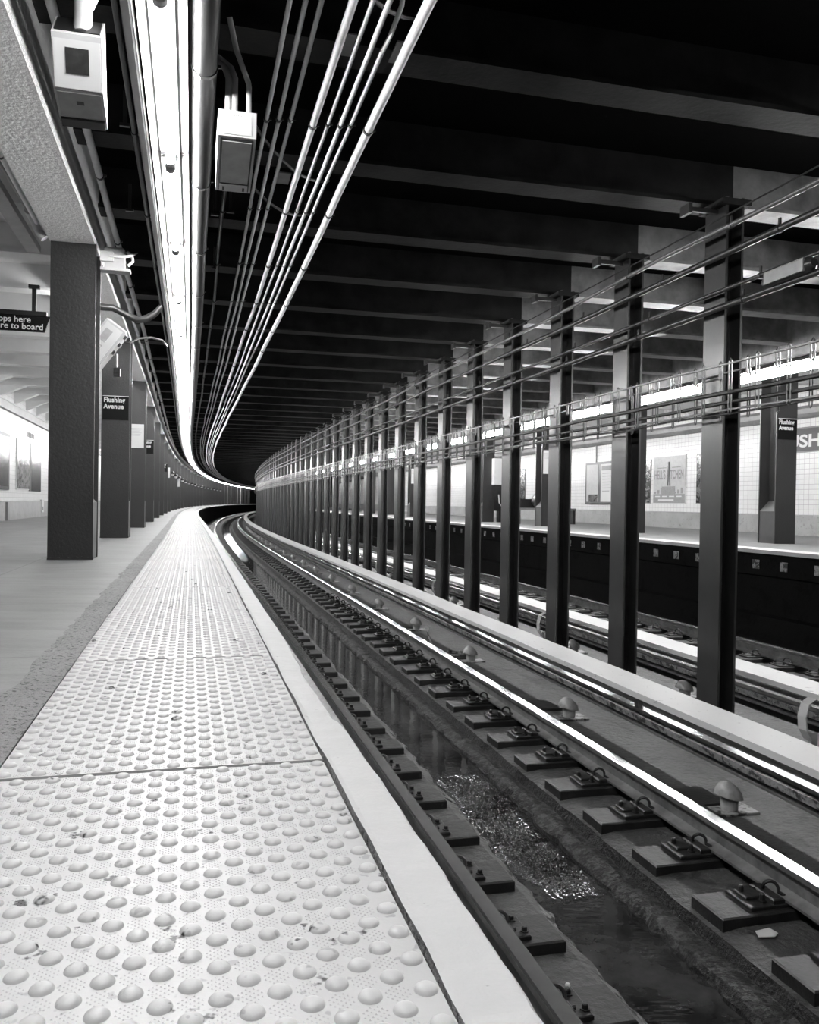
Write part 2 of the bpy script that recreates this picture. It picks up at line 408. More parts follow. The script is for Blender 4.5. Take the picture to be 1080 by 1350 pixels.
# track bed with the drain trough
tb = [vnoise(40+i, 0.08+0.03*(i % 3)) for i in range(14)]
prof = [(0.22, -1.33), (0.9, -1.31), (1.55, -1.305), (1.60, -1.325), (1.64, -1.37), (1.66, -1.50), (2.07, -1.50), (2.09, -1.405), (2.11, -1.382), (2.16, -1.368), (2.225, -1.375), (2.245, -1.315), (2.36, -1.30), (3.3, -1.30), (4.6, -1.31)]
def bed_jit(s, j, n, z):
    if s > 60: return n, z
    a = {3: (0.02, 0.004), 4: (0.03, 0.01), 5: (0.03, 0.0), 7: (0.02, 0.012), 8: (0.02, 0.016), 9: (0.012, 0.016), 10: (0.004, 0.01), 12: (0.01, 0.006), 11: (0.006, 0.006)}.get(j)
    if not a: return n, z
    return n + a[0]*tb[j-1](s), z + 0.6*a[1]*tb[(j+3) % 14](s)
sbed = [S0, 0, 1] + list(np.arange(1.5, 14, 0.035)) + list(np.arange(14, 40, 0.15)) + SS(41, END)
struct(sweep('track_bed', prof, sbed, ['bench', 'crust', 'ledge', 'trough_wall'], mi=[0, 0, 0, 1, 3, 3, 3, 2, 2, 2, 3, 0, 0, 0, 0], jit=bed_jit), 'dark concrete track bed split by a wet drain trough')
struct(sweep('track_bed_far', [(4.6, -1.31), (5.55, -1.30), (5.56, -1.5), (6.25, -1.5), (6.26, -1.31), (7.2, -1.3)], SS(2, 90), 'bench'))
def ripple(s, j, n, z):
    m = max(0, min(1, (1.0-abs(s-4.8))*3)) * max(0, min(1, (0.20-abs(n-1.88 - 0.05*math.sin(s*5)))*9))
    if m <= 0: return n, z
    h = math.sin(s*120+9*math.sin(n*31+s*13)) + math.sin(n*150+7*math.sin(s*41)) + 0.8*math.sin(s*83-n*97+5*math.sin(s*29+n*23))
    return n, z + m*0.0055*h
tag(sweep('water', [(1.5, -1.425)] + [(x, -1.425) for x in np.arange(1.58, 2.16, 0.008)] + [(2.2, -1.425)], SS(S0, 2.6) + list(np.arange(2.605, 6.1, 0.010)) + SS(6.2, END), 'water', uvn=True, jit=ripple, smooth=True), 'dark standing water with bright ripples in the drain trough', 'water', kind='stuff')
wl = MB().box(-5, 9, 0, 0.2, -1.6, 3.5)
struct(link('wall_end', wl.mesh('wall_end', 'dark_concrete'), FR(END+0.6, 0, 0)))

# ---------------------------------------------------------------- tactile panels
def panel_mesh(lod):
    L, W = 1.196, AW - 0.004
    mb = MB(); mb.box(0, W, 0, L, -0.014, 0.0)
    nx, ny = 10, 19
    px, py = W/nx, L/ny/1.0
    seg, rings = {0: (18, [(0.0138, 0), (0.0125, 0.0028), (0.0100, 0.0048), (0.0060, 0.0062), (0.0025, 0.0067)]), 1: (10, [(0.0138, 0), (0.0110, 0.0042), (0.0050, 0.0064)]), 2: (6, [(0.0140, 0), (0.0070, 0.0060)])}[lod]
    for j in range(2*ny):
        for i in range(nx):
            x = (i + (0.25 if j % 2 == 0 else 0.75))*px; y = (j+0.5)*py/2
            if not (0.012 < x < W-0.012 and 0.012 < y < L-0.012): continue
            mb.lathe(x, y, rings, seg)
            if lod == 0:
                cx = x + px/2
                if cx > W-0.02: continue
                for a in range(-2, 3):
                    for b in range(-2, 3):
                        if abs(a)+abs(b) > 3: continue
                        qx = cx + (a-b)*0.0042; qy = y + (a+b)*0.0042
                        k = len(mb.v); r = 0.0013
                        mb.v += [(qx-r, qy-r, 0), (qx+r, qy-r, 0), (qx+r, qy+r, 0), (qx-r, qy+r, 0), (qx, qy, 0.0009)]
                        for q in ((0, 1, 4), (1, 2, 4), (2, 3, 4), (3, 0, 4)): mb.face([k+t for t in q])
    return mb.mesh('tactile_panel', 'tactile', smooth=True, fix=False)
pm = [panel_mesh(i) for i in range(3)]
k = 0; s = 1.728 - 1.207*3; proto = None
while s + 1.2 < END:
    lod = 0 if s < 2.8 else (1 if s < 10 else 2)
    o = bpy.data.objects.new('tactile_panel', pm[lod]); C.objects.link(o)
    o.matrix_basis = FR(s+0.003, A0+0.002, 0.002*math.sin(k*2.1)) @ Matrix.Rotation(-(TH(s+1.2)-TH(s))/2, 4, 'Z')
    q = int(round((s-0.52)/1.207))
    if q < 0: lab = 'white studded tactile panel just behind the camera, below the photo edge'
    elif q == 0: lab = 'white studded tactile panel in the bottom foreground with clear dot clusters'
    elif q < 12: lab = f'white studded tactile panel of the platform edge strip, {ORD[q]} to the camera'
    else: lab = 'distant white tactile panel on the curving platform edge strip'
    tag(o, lab, 'tactile panel', 'tactile panels along the platform edge')
    s += 1.207; k += 1

# ---------------------------------------------------------------- running rails
def rail_prof(n, zt=ZR, h=0.145):
    z0 = zt-h
    return [(n-0.07, z0), (n+0.07, z0), (n+0.07, z0+0.012), (n+0.012, z0+0.03), (n+0.01, zt-0.045), (n+0.036, zt-0.035), (n+0.038, zt-0.008), (n+0.03, zt), (n-0.03, zt), (n-0.038, zt-0.008), (n-0.036, zt-0.035), (n-0.01, zt-0.045), (n-0.012, z0+0.03), (n-0.07, z0+0.012)]
rmi = [0]*14
for j in (6, 7, 8): rmi[j] = 1
rails = [(R1, S0, END, 'steel running rail closest to the white platform edge'), (R2, S0, END, 'polished steel running rail between the drain trough and third rail'),
         (5.22, 3, 60, 'running rail of the far track hidden behind its cover board'), (6.73, 3, 80, 'bright running rail below the opposite platform')]
for n, a, b, lab in rails:
    o = sweep('running_rail', rail_prof(n), SS(a, b), ['steel', 'rail_top'], closed=True, mi=rmi, smooth=False)
    tag(o, lab, 'rail', 'running rails')

# ---------------------------------------------------------------- ties with plates, clips and bolts
def clip_mesh():
    mb = MB(); pts = []
    for i in range(15):
        a = -0.6 + i*(5.6/14); pts.append((0.026*math.cos(a), -0.03+0.005*i, 0.04+0.026*math.sin(a)))
    pts = [(0.045, -0.045, 0.012)] + pts + [(0.0, 0.055, 0.012), (-0.05, 0.05, 0.010)]
    mb.tube(pts, 0.0085, 6); return mb.mesh('rail_clip', 'plate', True)
def bolt_mesh():
    mb = MB(); mb.lathe(0, 0, [(0.02, 0), (0.02, 0.008), (0.013, 0.008), (0.013, 0.034), (0.009, 0.04)], 6); return mb.mesh('bolt', 'plate')
clip_me, bolt_me = clip_mesh(), bolt_mesh()
def tie_mesh(x0, x1, seed):
    r = random.Random(seed); mb = MB(); w_ = 0.12
    mb.cbox(x0 + r.uniform(-.012, .012), x1 + r.uniform(-.012, .012), -w_, w_, -0.2, r.uniform(-.004, .004), 0.007)
    return mb.mesh('wooden_tie', 'tie')
def plate_left():       # seen from the trough side of rail 1
    mb = MB(); mb.cbox(-0.18, 0.20, -0.09, 0.09, 0, 0.018, 0.004); mb.cbox(0.075, 0.13, -0.085, 0.085, 0.016, 0.045, 0.006); return mb.mesh('tie_plate', 'plate')
def plate_right():
    mb = MB(); mb.cbox(-0.26, 0.2, -0.09, 0.09, 0, 0.018, 0.004); mb.cbox(-0.14, -0.08, -0.085, 0.085, 0.016, 0.04, 0.006); mb.cbox(-0.235, -0.13, -0.02, 0.075, 0.016, 0.03, 0.005); return mb.mesh('tie_plate', 'plate')
pl_me, pr_me = plate_left(), plate_right()
ZT = ZR-0.145-0.018
variants = {}
for side, (x0, x1) in {'L': (-0.30, 0.345), 'R': (-0.415, 0.33), 'F': (-0.42, 0.3)}.items():
    variants[side] = [tie_mesh(x0, x1, i*7+len(side)+ord(side)) for i in range(3)]
def tie(side, s, n, lab, grp, level, kk):
    m4 = FR(s, n, ZT, random.uniform(-0.012, 0.012))
    root = thing('wooden_tie', lab, 'railway tie', m4, grp) if level == 2 else None
    me = variants[side][kk % 3]
    if level < 2:
        o = link('wooden_tie', me, m4); tag(o, lab, 'railway tie', grp)
        if level == 1: link('tie_plate', pl_me if side == 'L' else pr_me, None, o)
        return o
    link('timber', me, None, root)
    pl = link('tie_plate', pl_me if side == 'L' else pr_me, None, root)
    sg = 1 if side == 'L' else -1
    c = link('rail_clip', clip_me, Matrix.Translation((sg*0.095, 0, 0.02)) @ Matrix.Rotation(0 if sg < 0 else math.pi, 4, 'Z'), pl)
    for bx, by in ((0.185, -0.05), (0.165, 0.05)) if sg > 0 else ((-0.215, 0.045), (-0.17, -0.045)):
        link('bolt', bolt_me, Matrix.Translation((sg*abs(bx), by, 0.018)) @ Matrix.Diagonal((1, 1, 0.55 if sg > 0 else 1, 1)), pl)
    return root
k = 0
for i in range(-4, 148):
    s = 3.85 + 0.557*i
    lev = 2 if s < 16 else (1 if s < 32 else 0)
    j = i+3
    for side, n, nm in (('L', R1, 'left'), ('R', R2, 'right')):
        if j < 0: lab = f'dark timber tie under the {nm} rail at the bottom edge of the photo'
        elif j < 20: lab = f'dark timber tie under the {nm} rail of the near track, {ORD[j]} to the camera'
        else: lab = f'distant dark timber tie under the {nm} rail of the near track'
        tie(side, s, n, lab, f'ties under the {nm} rail', lev, k); k += 1
for i in range(0, 62):
    s = 6.0 + 0.557*i
    tie('F', s, 6.73, 'dark timber tie beneath the bright rail by the opposite platform', 'ties of the far track', 2 if s < 12 else (1 if s < 20 else 0), i)

# ---------------------------------------------------------------- third rails, cover boards, insulators
def third_rail(n, zt, a, b, lab, side):
    o = sweep('third_rail', [(n-0.05, zt-0.13), (n+0.05, zt-0.13), (n+0.05, zt-0.115), (n+0.012, zt-0.1), (n+0.012, zt-0.045), (n+0.036, zt-0.03), (n+0.036, zt), (n-0.036, zt), (n-0.036, zt-0.03), (n-0.012, zt-0.045), (n-0.012, zt-0.1), (n-0.05, zt-0.115)],
              SS(a, b), ['steel', 'rail_top'], closed=True, mi=[0, 0, 0, 0, 0, 0, 1, 0, 0, 0, 0, 0])
    tag(o, lab, 'third rail', 'third rails')
    p = sweep('side_guard', [(n-0.075, zt-0.075), (n-0.055, zt-0.075), (n-0.055, zt-0.03), (n-0.085, zt-0.028)], SS(a, b), 'guard', closed=True, parent=o)
    p['label'] = 'worn white side guard'
    return o
third_rail(3.36, -1.0, S0, END, 'third rail below the white cover board nearest the camera', 1)
third_rail(4.74, -1.0, 3, 60, 'third rail of the far track seen between the dark columns', 1)
bj = vnoise(77, 0.8)
def cover(n, z, a, b, lab):
    return tag(sweep('cover_board', [(n, z), (n+0.285, z+0.012), (n+0.285, z-0.03), (n, z-0.042)], SS(a, b, 0.5), 'board', closed=True,
               jit=lambda s, j, nn, zz: (nn + 0.004*bj(s), zz + 0.003*bj(s*1.3+5))), lab, 'cover board', 'third rail cover boards')
cb1 = cover(3.13, -0.80, S0, END, 'long white cover board running below the near face of the columns')
cb2 = cover(4.54, -0.84, 3, 60, 'white cover board of the far track seen between the dark columns')
post_me = MB().box(-0.02, 0.02, -0.03, 0.03, 0.17, 0.48).mesh('support_post', 'steel')
for i in range(6):
    s = 5.85 + 4.9*i
    world_child('support_post', post_me, FR(s, 3.385, -1.31), cb1)
arm = MB()
pts = [(0.0, 0.0, 0.29), (-0.07, 0, 0.25), (-0.10, 0, 0.15), (-0.09, 0, 0.05), (-0.04, 0, -0.03)]
for i in range(len(pts)-1):
    (x0, _, z0), (x1, _, z1) = pts[i], pts[i+1]
    b = len(arm.v); wd = 0.045
    arm.v += [(x0, -wd, z0), (x0, wd, z0), (x1, wd, z1), (x1, -wd, z1), (x0-0.012, -wd, z0-0.004), (x0-0.012, wd, z0-0.004), (x1-0.012, wd, z1-0.004), (x1-0.012, -wd, z1-0.004)]
    for q in ((0, 1, 2, 3), (7, 6, 5, 4), (0, 4, 5, 1), (1, 5, 6, 2), (2, 6, 7, 3), (3, 7, 4, 0)): arm.face([b+t for t in q])
arm.box(-0.035, 0.02, -0.02, 0.02, -0.12, 0.02, 0)
arm_me = arm.mesh('curved_arm', 'board')
for i in range(8):
    world_child('curved_arm', arm_me, FR(5.34 + 4.95*i, 4.56, -1.16), cb2)
ins_top = MB().lathe(0, 0, [(0.052, 0.0), (0.055, 0.07), (0.05, 0.085), (0.03, 0.09)], 14).mesh('insulator_pot', 'insulator', True)
hood = MB()
hood.v = []
b0 = 0
for i, (r, z) in enumerate([(0.105, 0.075), (0.095, 0.11), (0.065, 0.145), (0.03, 0.165), (0.004, 0.17)]):
    for j in range(14):
        a = 2*math.pi*j/14; hood.v.append((r*math.cos(a)*(1.0 if math.cos(a) > 0 else 0.7) - 0.02, r*math.sin(a)*0.8, z - 0.02*math.cos(a)*(1-i/4)))
for i in range(4):
    for j in range(14):
        j2 = (j+1) % 14; hood.face((i*14+j, i*14+j2, (i+1)*14+j2, (i+1)*14+j))
hood_me = hood.mesh('insulator_hood', 'insulator', True)
iplate = MB().cbox(-0.13, 0.15, -0.09, 0.09, 0, 0.015, 0.004).mesh('base_plate', 'guard')
for i in range(22):
    s = 4.43 + 2.44*i - (0.2 if i == 1 else 0)
    lab = f'grey hooded insulator on the slab beside the third rail, {ORD[i]} to the camera' if i < 8 else 'distant hooded insulator beside the near third rail'
    t = thing('third_rail_insulator', lab, 'insulator', FR(s, 3.19, -1.30), 'insulators beside the near third rail')
    link('base_plate', iplate, None, t); link('insulator_pot', ins_top, Matrix.Translation((0, 0, .015)), t); link('insulator_hood', hood_me, Matrix.Translation((0, 0, .015)), t)
for i in range(6):
    s = 5.2 + 2.44*i
    t = thing('third_rail_insulator', f'hooded insulator beside the far third rail, {ORD[i]} to the camera', 'insulator', FR(s+2, 4.66, -1.30), 'insulators beside the far third rail')
    link('base_plate', iplate, None, t); link('insulator_pot', ins_top, None, t); link('insulator_hood', hood_me, None, t)
# timber slabs across the bench beside the third rail
slab = MB().cbox(-0.22, 0.26, -0.16, 0.16, 0, 0.028, 0.006).mesh('track_slab', 'tie')
for i in range(12):
    s = 4.65 + 2.44*i
    o = link('timber_slab', slab, FR(s, 2.99, -1.302))
    tag(o, f'flat dark timber slab between rail and third rail, {ORD[i]} to the camera', 'timber slab', 'timber slabs beside the third rail')

# ---------------------------------------------------------------- columns
def h_section(w_, d, tf=0.022, tw=0.018):     # flanges perpendicular to y
    a, b = w_/2, d/2
    return [(-a, -b), (a, -b), (a, -b+tf), (tw/2, -b+tf), (tw/2, b-tf), (a, b-tf), (a, b), (-a, b), (-a, b-tf), (-tw/2, b-tf), (-tw/2, -b+tf), (-a, -b+tf)]
pc = MB().prism_z(h_section(0.368, 0.40), 0, 2.75); pc_me = pc.mesh('column_shaft', 'column')
bf = MB()
for sx in (-1, 1):
    x0, x1 = sx*0.012, sx*0.176
    lo, hi = min(x0, x1), max(x0, x1)
    bf.box(lo, hi, -0.176, 0.176, 0, 0.50)
    b = len(bf.v)
    bf.v += [(x0, -0.176, 0.50), (x1, -0.176, 0.50), (x0, -0.176, 0.66), (x0, 0.176, 0.50), (x1, 0.176, 0.50), (x0, 0.176, 0.66)]
    for q in ((0, 1, 2), (5, 4, 3), (1, 4, 5, 2)): bf.face([b+t for t in q])
bf_me = bf.mesh('concrete_base', 'base_fill'); bf_far = bf.mesh('concrete_base', 'far_base')
chip = MB(); rr = random.Random(3)
poly = [(-0.186, 0)] + [(-0.186+0.372*i/16, 0.012+0.022*rr.random()) for i in range(17)] + [(0.186, 0)]
b = len(chip.v); chip.v += [(x, -0.204, z) for x, z in poly] + [(x, -0.199, z) for x, z in poly]; kq = len(poly)
chip.face(list(range(kq))); 
for i in range(kq): chip.face((i, (i+1) % kq, kq+(i+1) % kq, kq+i))
chip_me = chip.mesh('rust_skirt', 'tie')
COLS = []
NCX = -1.003
for i in range(-2, 34):
    s = 7.775 + 0.20 + 4.355*i
    j = i
    if i < 0: lab = 'dark steel platform column behind the camera outside the photo'
    elif i == 0: lab = 'dark steel H column nearest the camera on the left platform'
    elif i == 1: lab = 'dark steel platform column bearing the black station sign, second from the camera'
    elif i < 16: lab = f'dark steel column on the left platform, {ORD[i]} to the camera'
    else: lab = 'distant dark steel column of the left platform row'
    t = thing('platform_column', lab, 'column', FR(s, NCX, 0), 'left platform columns')
    link('column_shaft', pc_me, None, t)
    if i < 30: link('concrete_base', bf_me, None, t)
    if 0 <= i < 2: link('rust_skirt', chip_me, None, t)
    COLS.append(s)
FCOL = [11.2 + 0.2 - 4.5 + 4.42*i for i in range(16)]
for i, s in enumerate(FCOL):
    lab = f'dark steel column on the opposite platform, {ORD[i]} to the camera' if i < 10 else 'distant dark column of the opposite platform'
    t = thing('platform_column', lab, 'column', FR(s, 8.9, 0), 'opposite platform columns')
    link('column_shaft', pc_me, None, t); link('concrete_base', bf_far, None, t)
# closely spaced columns between the tracks: flanges face the tracks
tc = MB().prism_z([(y, x) for x, y in h_section(0.285, 0.165, 0.02, 0.014)], -1.31, ZB+0.02); tc_me = tc.mesh('track_column', 'mid_column')
capm = MB().box(-0.13, 0.13, -0.17, 0.17, ZB-0.05, ZB).mesh('cap_plate', 'beam')
RS0 = 6.24-0.1425
NTC = 84
for i in range(-3, NTC):
    s = RS0 + 1.562*i
    if i < 0: lab = 'dark steel column between the tracks just outside the right edge of the photo'
    elif i == 0: lab = 'largest dark steel column between the two tracks, nearest the camera'
    elif i < 20: lab = f'dark steel column between the two tracks, {ORD[i]} to the camera'
    else: lab = 'distant dark column in the dense row between the tracks'
    t = thing('track_column', lab, 'column', FR(s, NC+0.083, 0), 'columns between the two tracks')
    link('column_shaft', tc_me, None, t)
    if i < 16: link('cap_plate', capm, None, t)

# ---------------------------------------------------------------- ceiling beams
def beam_mesh(x0, x1, zb, zt, fw, mat):
    mb = MB(); mb.box(x0, x1, -fw/2, fw/2, zb, zb+0.03); mb.box(x0, x1, -0.012, 0.012, zb+0.03, zt); return mb.mesh('ceiling_beam', mat)
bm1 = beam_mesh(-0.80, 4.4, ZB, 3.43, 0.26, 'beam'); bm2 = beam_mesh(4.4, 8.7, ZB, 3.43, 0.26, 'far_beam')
def plat_beam(x0, x1, sgn):
    mb = MB(); mb.box(x0, x1, -0.13, 0.13, ZB-0.03, ZB); mb.box(x0, x1, -0.10, 0.10, ZB, 3.31)
    xw = x0 if sgn < 0 else x1; d = -sgn*0.55
    b = len(mb.v)
    mb.v += [(xw, -0.1, ZB-0.02), (xw+d, -0.1, ZB-0.02), (xw, -0.1, ZB-0.26), (xw, 0.1, ZB-0.02), (xw+d, 0.1, ZB-0.02), (xw, 0.1, ZB-0.26)]
    for q in ((0, 1, 2), (5, 4, 3), (1, 4, 5, 2), (0, 2, 5, 3)): mb.face([b+t for t in q])
    return mb.mesh('platform_beam', 'white_ceiling')
pb1 = plat_beam(WL, -1.2, -1); pb2 = plat_beam(9.08, WR, 1)
for i in range(-4, 92):
    s = 6.24 + 1.562*i
    j = i+2
    o = link('ceiling_beam', bm1, FR(s, 0, 0))
    tag(o, f'black steel ceiling beam over the near track, {ORD[j]} in the photo' if 0 <= j < 12 else ('black ceiling beam above and behind the camera' if j < 0 else 'distant black ceiling beam over the near track'), 'ceiling beam', 'beams over the near track')
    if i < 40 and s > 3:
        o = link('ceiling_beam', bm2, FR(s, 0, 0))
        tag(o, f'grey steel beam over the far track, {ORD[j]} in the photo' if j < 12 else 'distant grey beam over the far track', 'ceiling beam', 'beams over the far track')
    if i < 70:
        o = link('platform_beam', pb1, FR(s, 0, 0))
        tag(o, f'white painted ceiling beam over the left platform, {ORD[j]} in the photo' if 0 <= j < 14 else ('white platform beam above and behind the camera' if j < 0 else 'distant white ceiling beam over the left platform'), 'ceiling beam', 'beams over the left platform')
    if 3 < s < 60:
        o = link('platform_beam', pb2, FR(s, 0, 0))
        tag(o, 'white painted beam over the opposite platform', 'ceiling beam', 'beams over the opposite platform')

# ---------------------------------------------------------------- fluorescent fixtures
FL = 1.83
def fixture_parts(far):
    ch = MB().box(-0.055, 0.055, 0.01, FL-0.01, 0.05, 0.115).mesh('channel', 'reflector')
    rf = MB(); 
    for sx in (-1, 1):
        b = len(rf.v); rf.v += [(sx*0.05, 0.005, 0.070), (sx*0.108, 0.005, 0.074), (sx*0.108, FL-0.005, 0.074), (sx*0.05, FL-0.005, 0.070), (sx*0.05, 0.005, 0.078), (sx*0.110, 0.005, 0.080), (sx*0.110, FL-0.005, 0.080), (sx*0.05, FL-0.005, 0.078)]
        for q in ((0, 1, 2, 3), (7, 6, 5, 4), (1, 5, 6, 2), (0, 4, 5, 1), (3, 2, 6, 7)): rf.face([b+t for t in q])
    rfm = rf.mesh('reflector', 'reflector')
    tb_ = MB().tube([(0, 0.075, 0), (0, FL-0.075, 0)], 0.021, 10).mesh('fluorescent_tube', 'far_tube' if far else 'tube', True)
    so = MB(); 
    for y0 in (0.015, FL-0.05): so.tube([(0, y0, 0), (0, y0+0.035, 0)], 0.026, 10); so.box(-0.03, 0.03, y0, y0+0.035, 0.0, 0.055)
    som = so.mesh('socket', 'box', True)
    so1 = MB().tube([(0, 0.03, 0), (0, 0.075, 0)], 0.032, 12).box(-0.03, 0.03, 0.03, 0.075, 0.0, 0.055).mesh('socket', 'box', True)
    so2 = MB().tube([(0, FL-0.075, 0), (0, FL-0.03, 0)], 0.032, 12).box(-0.03, 0.03, FL-0.075, FL-0.03, 0.0, 0.055).mesh('socket', 'box', True)
    return ch, rfm, tb_, so1, so2
fp, fpf = fixture_parts(False), fixture_parts(True)
t2 = MB().tube([(-0.03, 0.03, -0.01), (-0.03, FL-0.03, -0.01)], 0.022, 10).tube([(0.03, 0.03, -0.01), (0.03, FL-0.03, -0.01)], 0.022, 10).tube([(0.0, 0.03, -0.055), (0.0, FL-0.03, -0.055)], 0.022, 10).mesh('fluorescent_tube', 'far_tube', True)
wing = MB().box(-0.17, 0.17, 0.005, FL-0.005, 0.05, 0.06).box(-0.17, -0.165, 0.005, FL-0.005, 0.03, 0.05)
fpf = (fpf[0], wing.mesh('reflector', 'reflector'), t2) + fpf[3:]
fpi = (fp[0], fp[1], MB().tube([(0, 0.06, 0), (0, FL-0.06, 0)], 0.019, 10).mesh('fluorescent_tube', 'added_tube', True), fp[3], fp[4])
def fixture(parts, s, n, z, lab, grp, full=True):
    t = thing('light_fixture', lab, 'light fixture', FR(s, n, z) @ Matrix.Rotation(-(TH(s+FL)-TH(s))/2, 4, 'Z'), grp)
    for nm, me in zip(('channel', 'reflector', 'fluorescent_tube', 'socket', 'socket'), parts):
        if nm == 'socket' and not full: continue
        link(nm, me, None, t)
    return t
i0 = -4
for i in range(i0, 79):
    s = 5.42 + 1.83*i
    j = i+2
    if s > END-2: break
    lab = f'glowing fluorescent fixture above the platform edge, {ORD[j]} in the photo' if 0 <= j < 16 else ('fluorescent fixture above and behind the camera' if j < 0 else 'distant glowing fixture in the long line above the platform edge')
    fixture(fp, s, -0.145, 2.60, lab, 'fluorescent fixtures over the left platform edge', s < 30)
for i in range(0, 30):
    s = 2.4 + 1.83*i
    lab = f'glowing fluorescent fixture above the opposite platform edge, {ORD[i]} to the camera' if i < 18 else 'distant glowing fixture above the opposite platform'
    fixture(fpf, s, 7.72, 2.42, lab, 'fluorescent fixtures over the opposite platform edge', s < 20)
for i in range(0, 40):  # added lamp row, hidden behind the girder, to light the left wall
    s = 10.0 + 1.95*i
    fixture(fpi, s, -1.42, 2.87, f'added fill fixture inside the girder over the left platform, {ORD[i]} to the camera' if i < 8 else 'distant added fill fixture inside the left platform girder', 'added fill fixtures inside the girder', False)
tag(sweep('wireway', [(-0.312, 2.628), (-0.278, 2.628), (-0.278, 2.76), (-0.312, 2.76)], SS(S0, END), 'pipe', closed=True), 'dark metal wireway along the left side of the lights', 'wireway')
tag(sweep('hanger_strip', [(-0.274, 2.69), (-0.266, 2.69), (-0.266, 2.71), (-0.274, 2.71)], SS(S0, END), 'conduit', closed=True), 'thin bright metal strip along the left side of the lights', 'metal strip')

# ---------------------------------------------------------------- conduits and pipes under the ceiling
clampc = {}
def clamp_mesh(r):
    if r in clampc: return clampc[r]
    mb = MB(); mb.tube([(0, -0.012, 0), (0, 0.012, 0)], r+0.006, 10); mb.box(-0.006, 0.006, -0.01, 0.01, r, r+0.05)
    mb.box(r, r+0.018, -0.008, 0.008, -0.004, 0.010)
    clampc[r] = mb.mesh('clamp', 'dark_conduit'); return clampc[r]
wobs = [vnoise(100+i, 2.3) for i in range(30)]
def run_pipe(name, lab, cat, n, z, r, a, b, mat, grp=None, clamps=True, s1=5.05, ncl=9, wob=0.012, k=10, step=1.0):
    wv = wobs[(int(abs(n)*97)) % 30]
    o = sweep(name, circ(n, z, r, k), SS(a, b, step), mat, closed=True, smooth=True, jit=lambda s, j, nn, zz: (nn + wob*wv(s)*(1 if s > 6 else 0.2), zz + wob*0.6*wv(s+31)*(1 if s > 6 else 0.2)))
    tag(o, lab, cat, grp)
    if clamps:
        for i in range(ncl):
            s = s1 + 1.562*i
            world_child('clamp', clamp_mesh(r), FR(s, n + wob*wv(s)*(1 if s > 6 else 0.2), z), o)
    return o
G = 'conduits over the near track'
zc = 2.8
run_pipe('conduit', 'thin pale conduit over the track, leftmost of the eight parallel runs', 'conduit', 0.412, zc, 0.0125, S0, END, 'conduit', G, s1=5.08)
run_pipe('conduit', 'thin pale conduit over the track, second from the left of eight', 'conduit', 0.480, zc, 0.0125, S0, END, 'conduit', G, s1=5.06)
run_pipe('conduit', 'thin pale conduit over the track, third from the left of eight', 'conduit', 0.549, zc, 0.0125, S0, END, 'conduit', G, s1=5.04)
run_pipe('conduit', 'thicker pale conduit over the track, fourth from the left of eight', 'conduit', 0.688, zc, 0.021, S0, END, 'conduit', G, s1=5.08)
run_pipe('conduit', 'thin pale conduit over the track, fifth from the left of eight', 'conduit', 0.773, zc, 0.0115, S0, END, 'conduit', G, s1=5.04)
run_pipe('conduit', 'thin pale conduit over the track, sixth from the left of eight', 'conduit', 0.846, zc, 0.0135, S0, END, 'conduit', G, s1=5.03)
run_pipe('conduit', 'thin pale conduit bending up to the ceiling, seventh from the left', 'conduit', 0.906, zc, 0.0125, 4.15, END, 'conduit', G, s1=5.01)
run_pipe('conduit', 'thickest pale pipe over the track, rightmost of the eight runs', 'conduit', 1.022, zc, 0.027, S0, END, 'conduit', G, s1=5.05)
bend = MB().tube([P(4.2, 0.906, zc), P(4.0, 0.915, zc+0.005), P(3.85, 0.93, zc+0.06), P(3.75, 0.93, zc+0.2), P(3.7, 0.90, zc+0.5)], 0.0125, 8).mesh('conduit_bend', 'conduit', True)
tag(link('conduit_bend', bend), 'short curved conduit end rising to the ceiling beam, top centre', 'conduit')
run_pipe('large_pipe', 'large dark pipe running along the right side of the lights', 'pipe', 0.045, 2.70, 0.062, S0, END, 'pipe', None, s1=4.35, ncl=12, wob=0.004, k=18)
run_pipe('small_pipe', 'slim dark pipe squeezed between the lights and large pipe', 'pipe', -0.032, 2.79, 0.012, S0, END, 'pipe', None, clamps=False, wob=0.002)
run_pipe('conduit', 'grey conduit close to the pale girder over the platform', 'conduit', -0.645, 2.80, 0.024, S0, END, 'conduit', 'conduits between girder and lights', s1=6.3, ncl=10)
run_pipe('conduit', 'dark thin conduit beside the wireway, left one of a pair', 'conduit', -0.362, 2.80, 0.015, S0, END, 'dark_conduit', 'conduits between girder and lights', s1=5.5, wob=0.003)
run_pipe('conduit', 'dark thin conduit beside the wireway, right one of a pair', 'conduit', -0.326, 2.80, 0.011, S0, END, 'dark_conduit', 'conduits between girder and lights', s1=5.5, wob=0.003)
run_pipe('conduit', 'grey conduit leaving the bottom of the grey signal box', 'conduit', 0.225, 2.84, 0.016, 5.0, END, 'dark_conduit', None, s1=6.9)
# inner side of the girder
run_pipe('conduit', 'grey conduit on the inner side of the girder, top left', 'conduit', -1.30, 2.86, 0.026, 1, 7.45, 'dark_conduit', 'conduits inside the girder', s1=3, ncl=3)
run_pipe('conduit', 'pale conduit tight against the girder, top left', 'conduit', -1.245, 2.80, 0.018, 1, 7.5, 'conduit', 'conduits inside the girder', s1=3, ncl=3)
tag(sweep('cable_channel', [(-1.52, 2.84), (-1.40, 2.84), (-1.40, 2.90), (-1.52, 2.90)], SS(1, 8.6), 'box', closed=True), 'pale metal cable channel inside the girder at top left', 'cable channel')
elb = MB().tube([P(7.40, -1.30, 2.86), P(7.6, -1.30, 2.85), P(7.68, -1.27, 2.78), P(7.68, -1.22, 2.72)], 0.034, 10).mesh('conduit_elbow', 'box', True)
tag(link('conduit_elbow', elb), 'pale conduit elbow at the top of the nearest platform column', 'conduit')

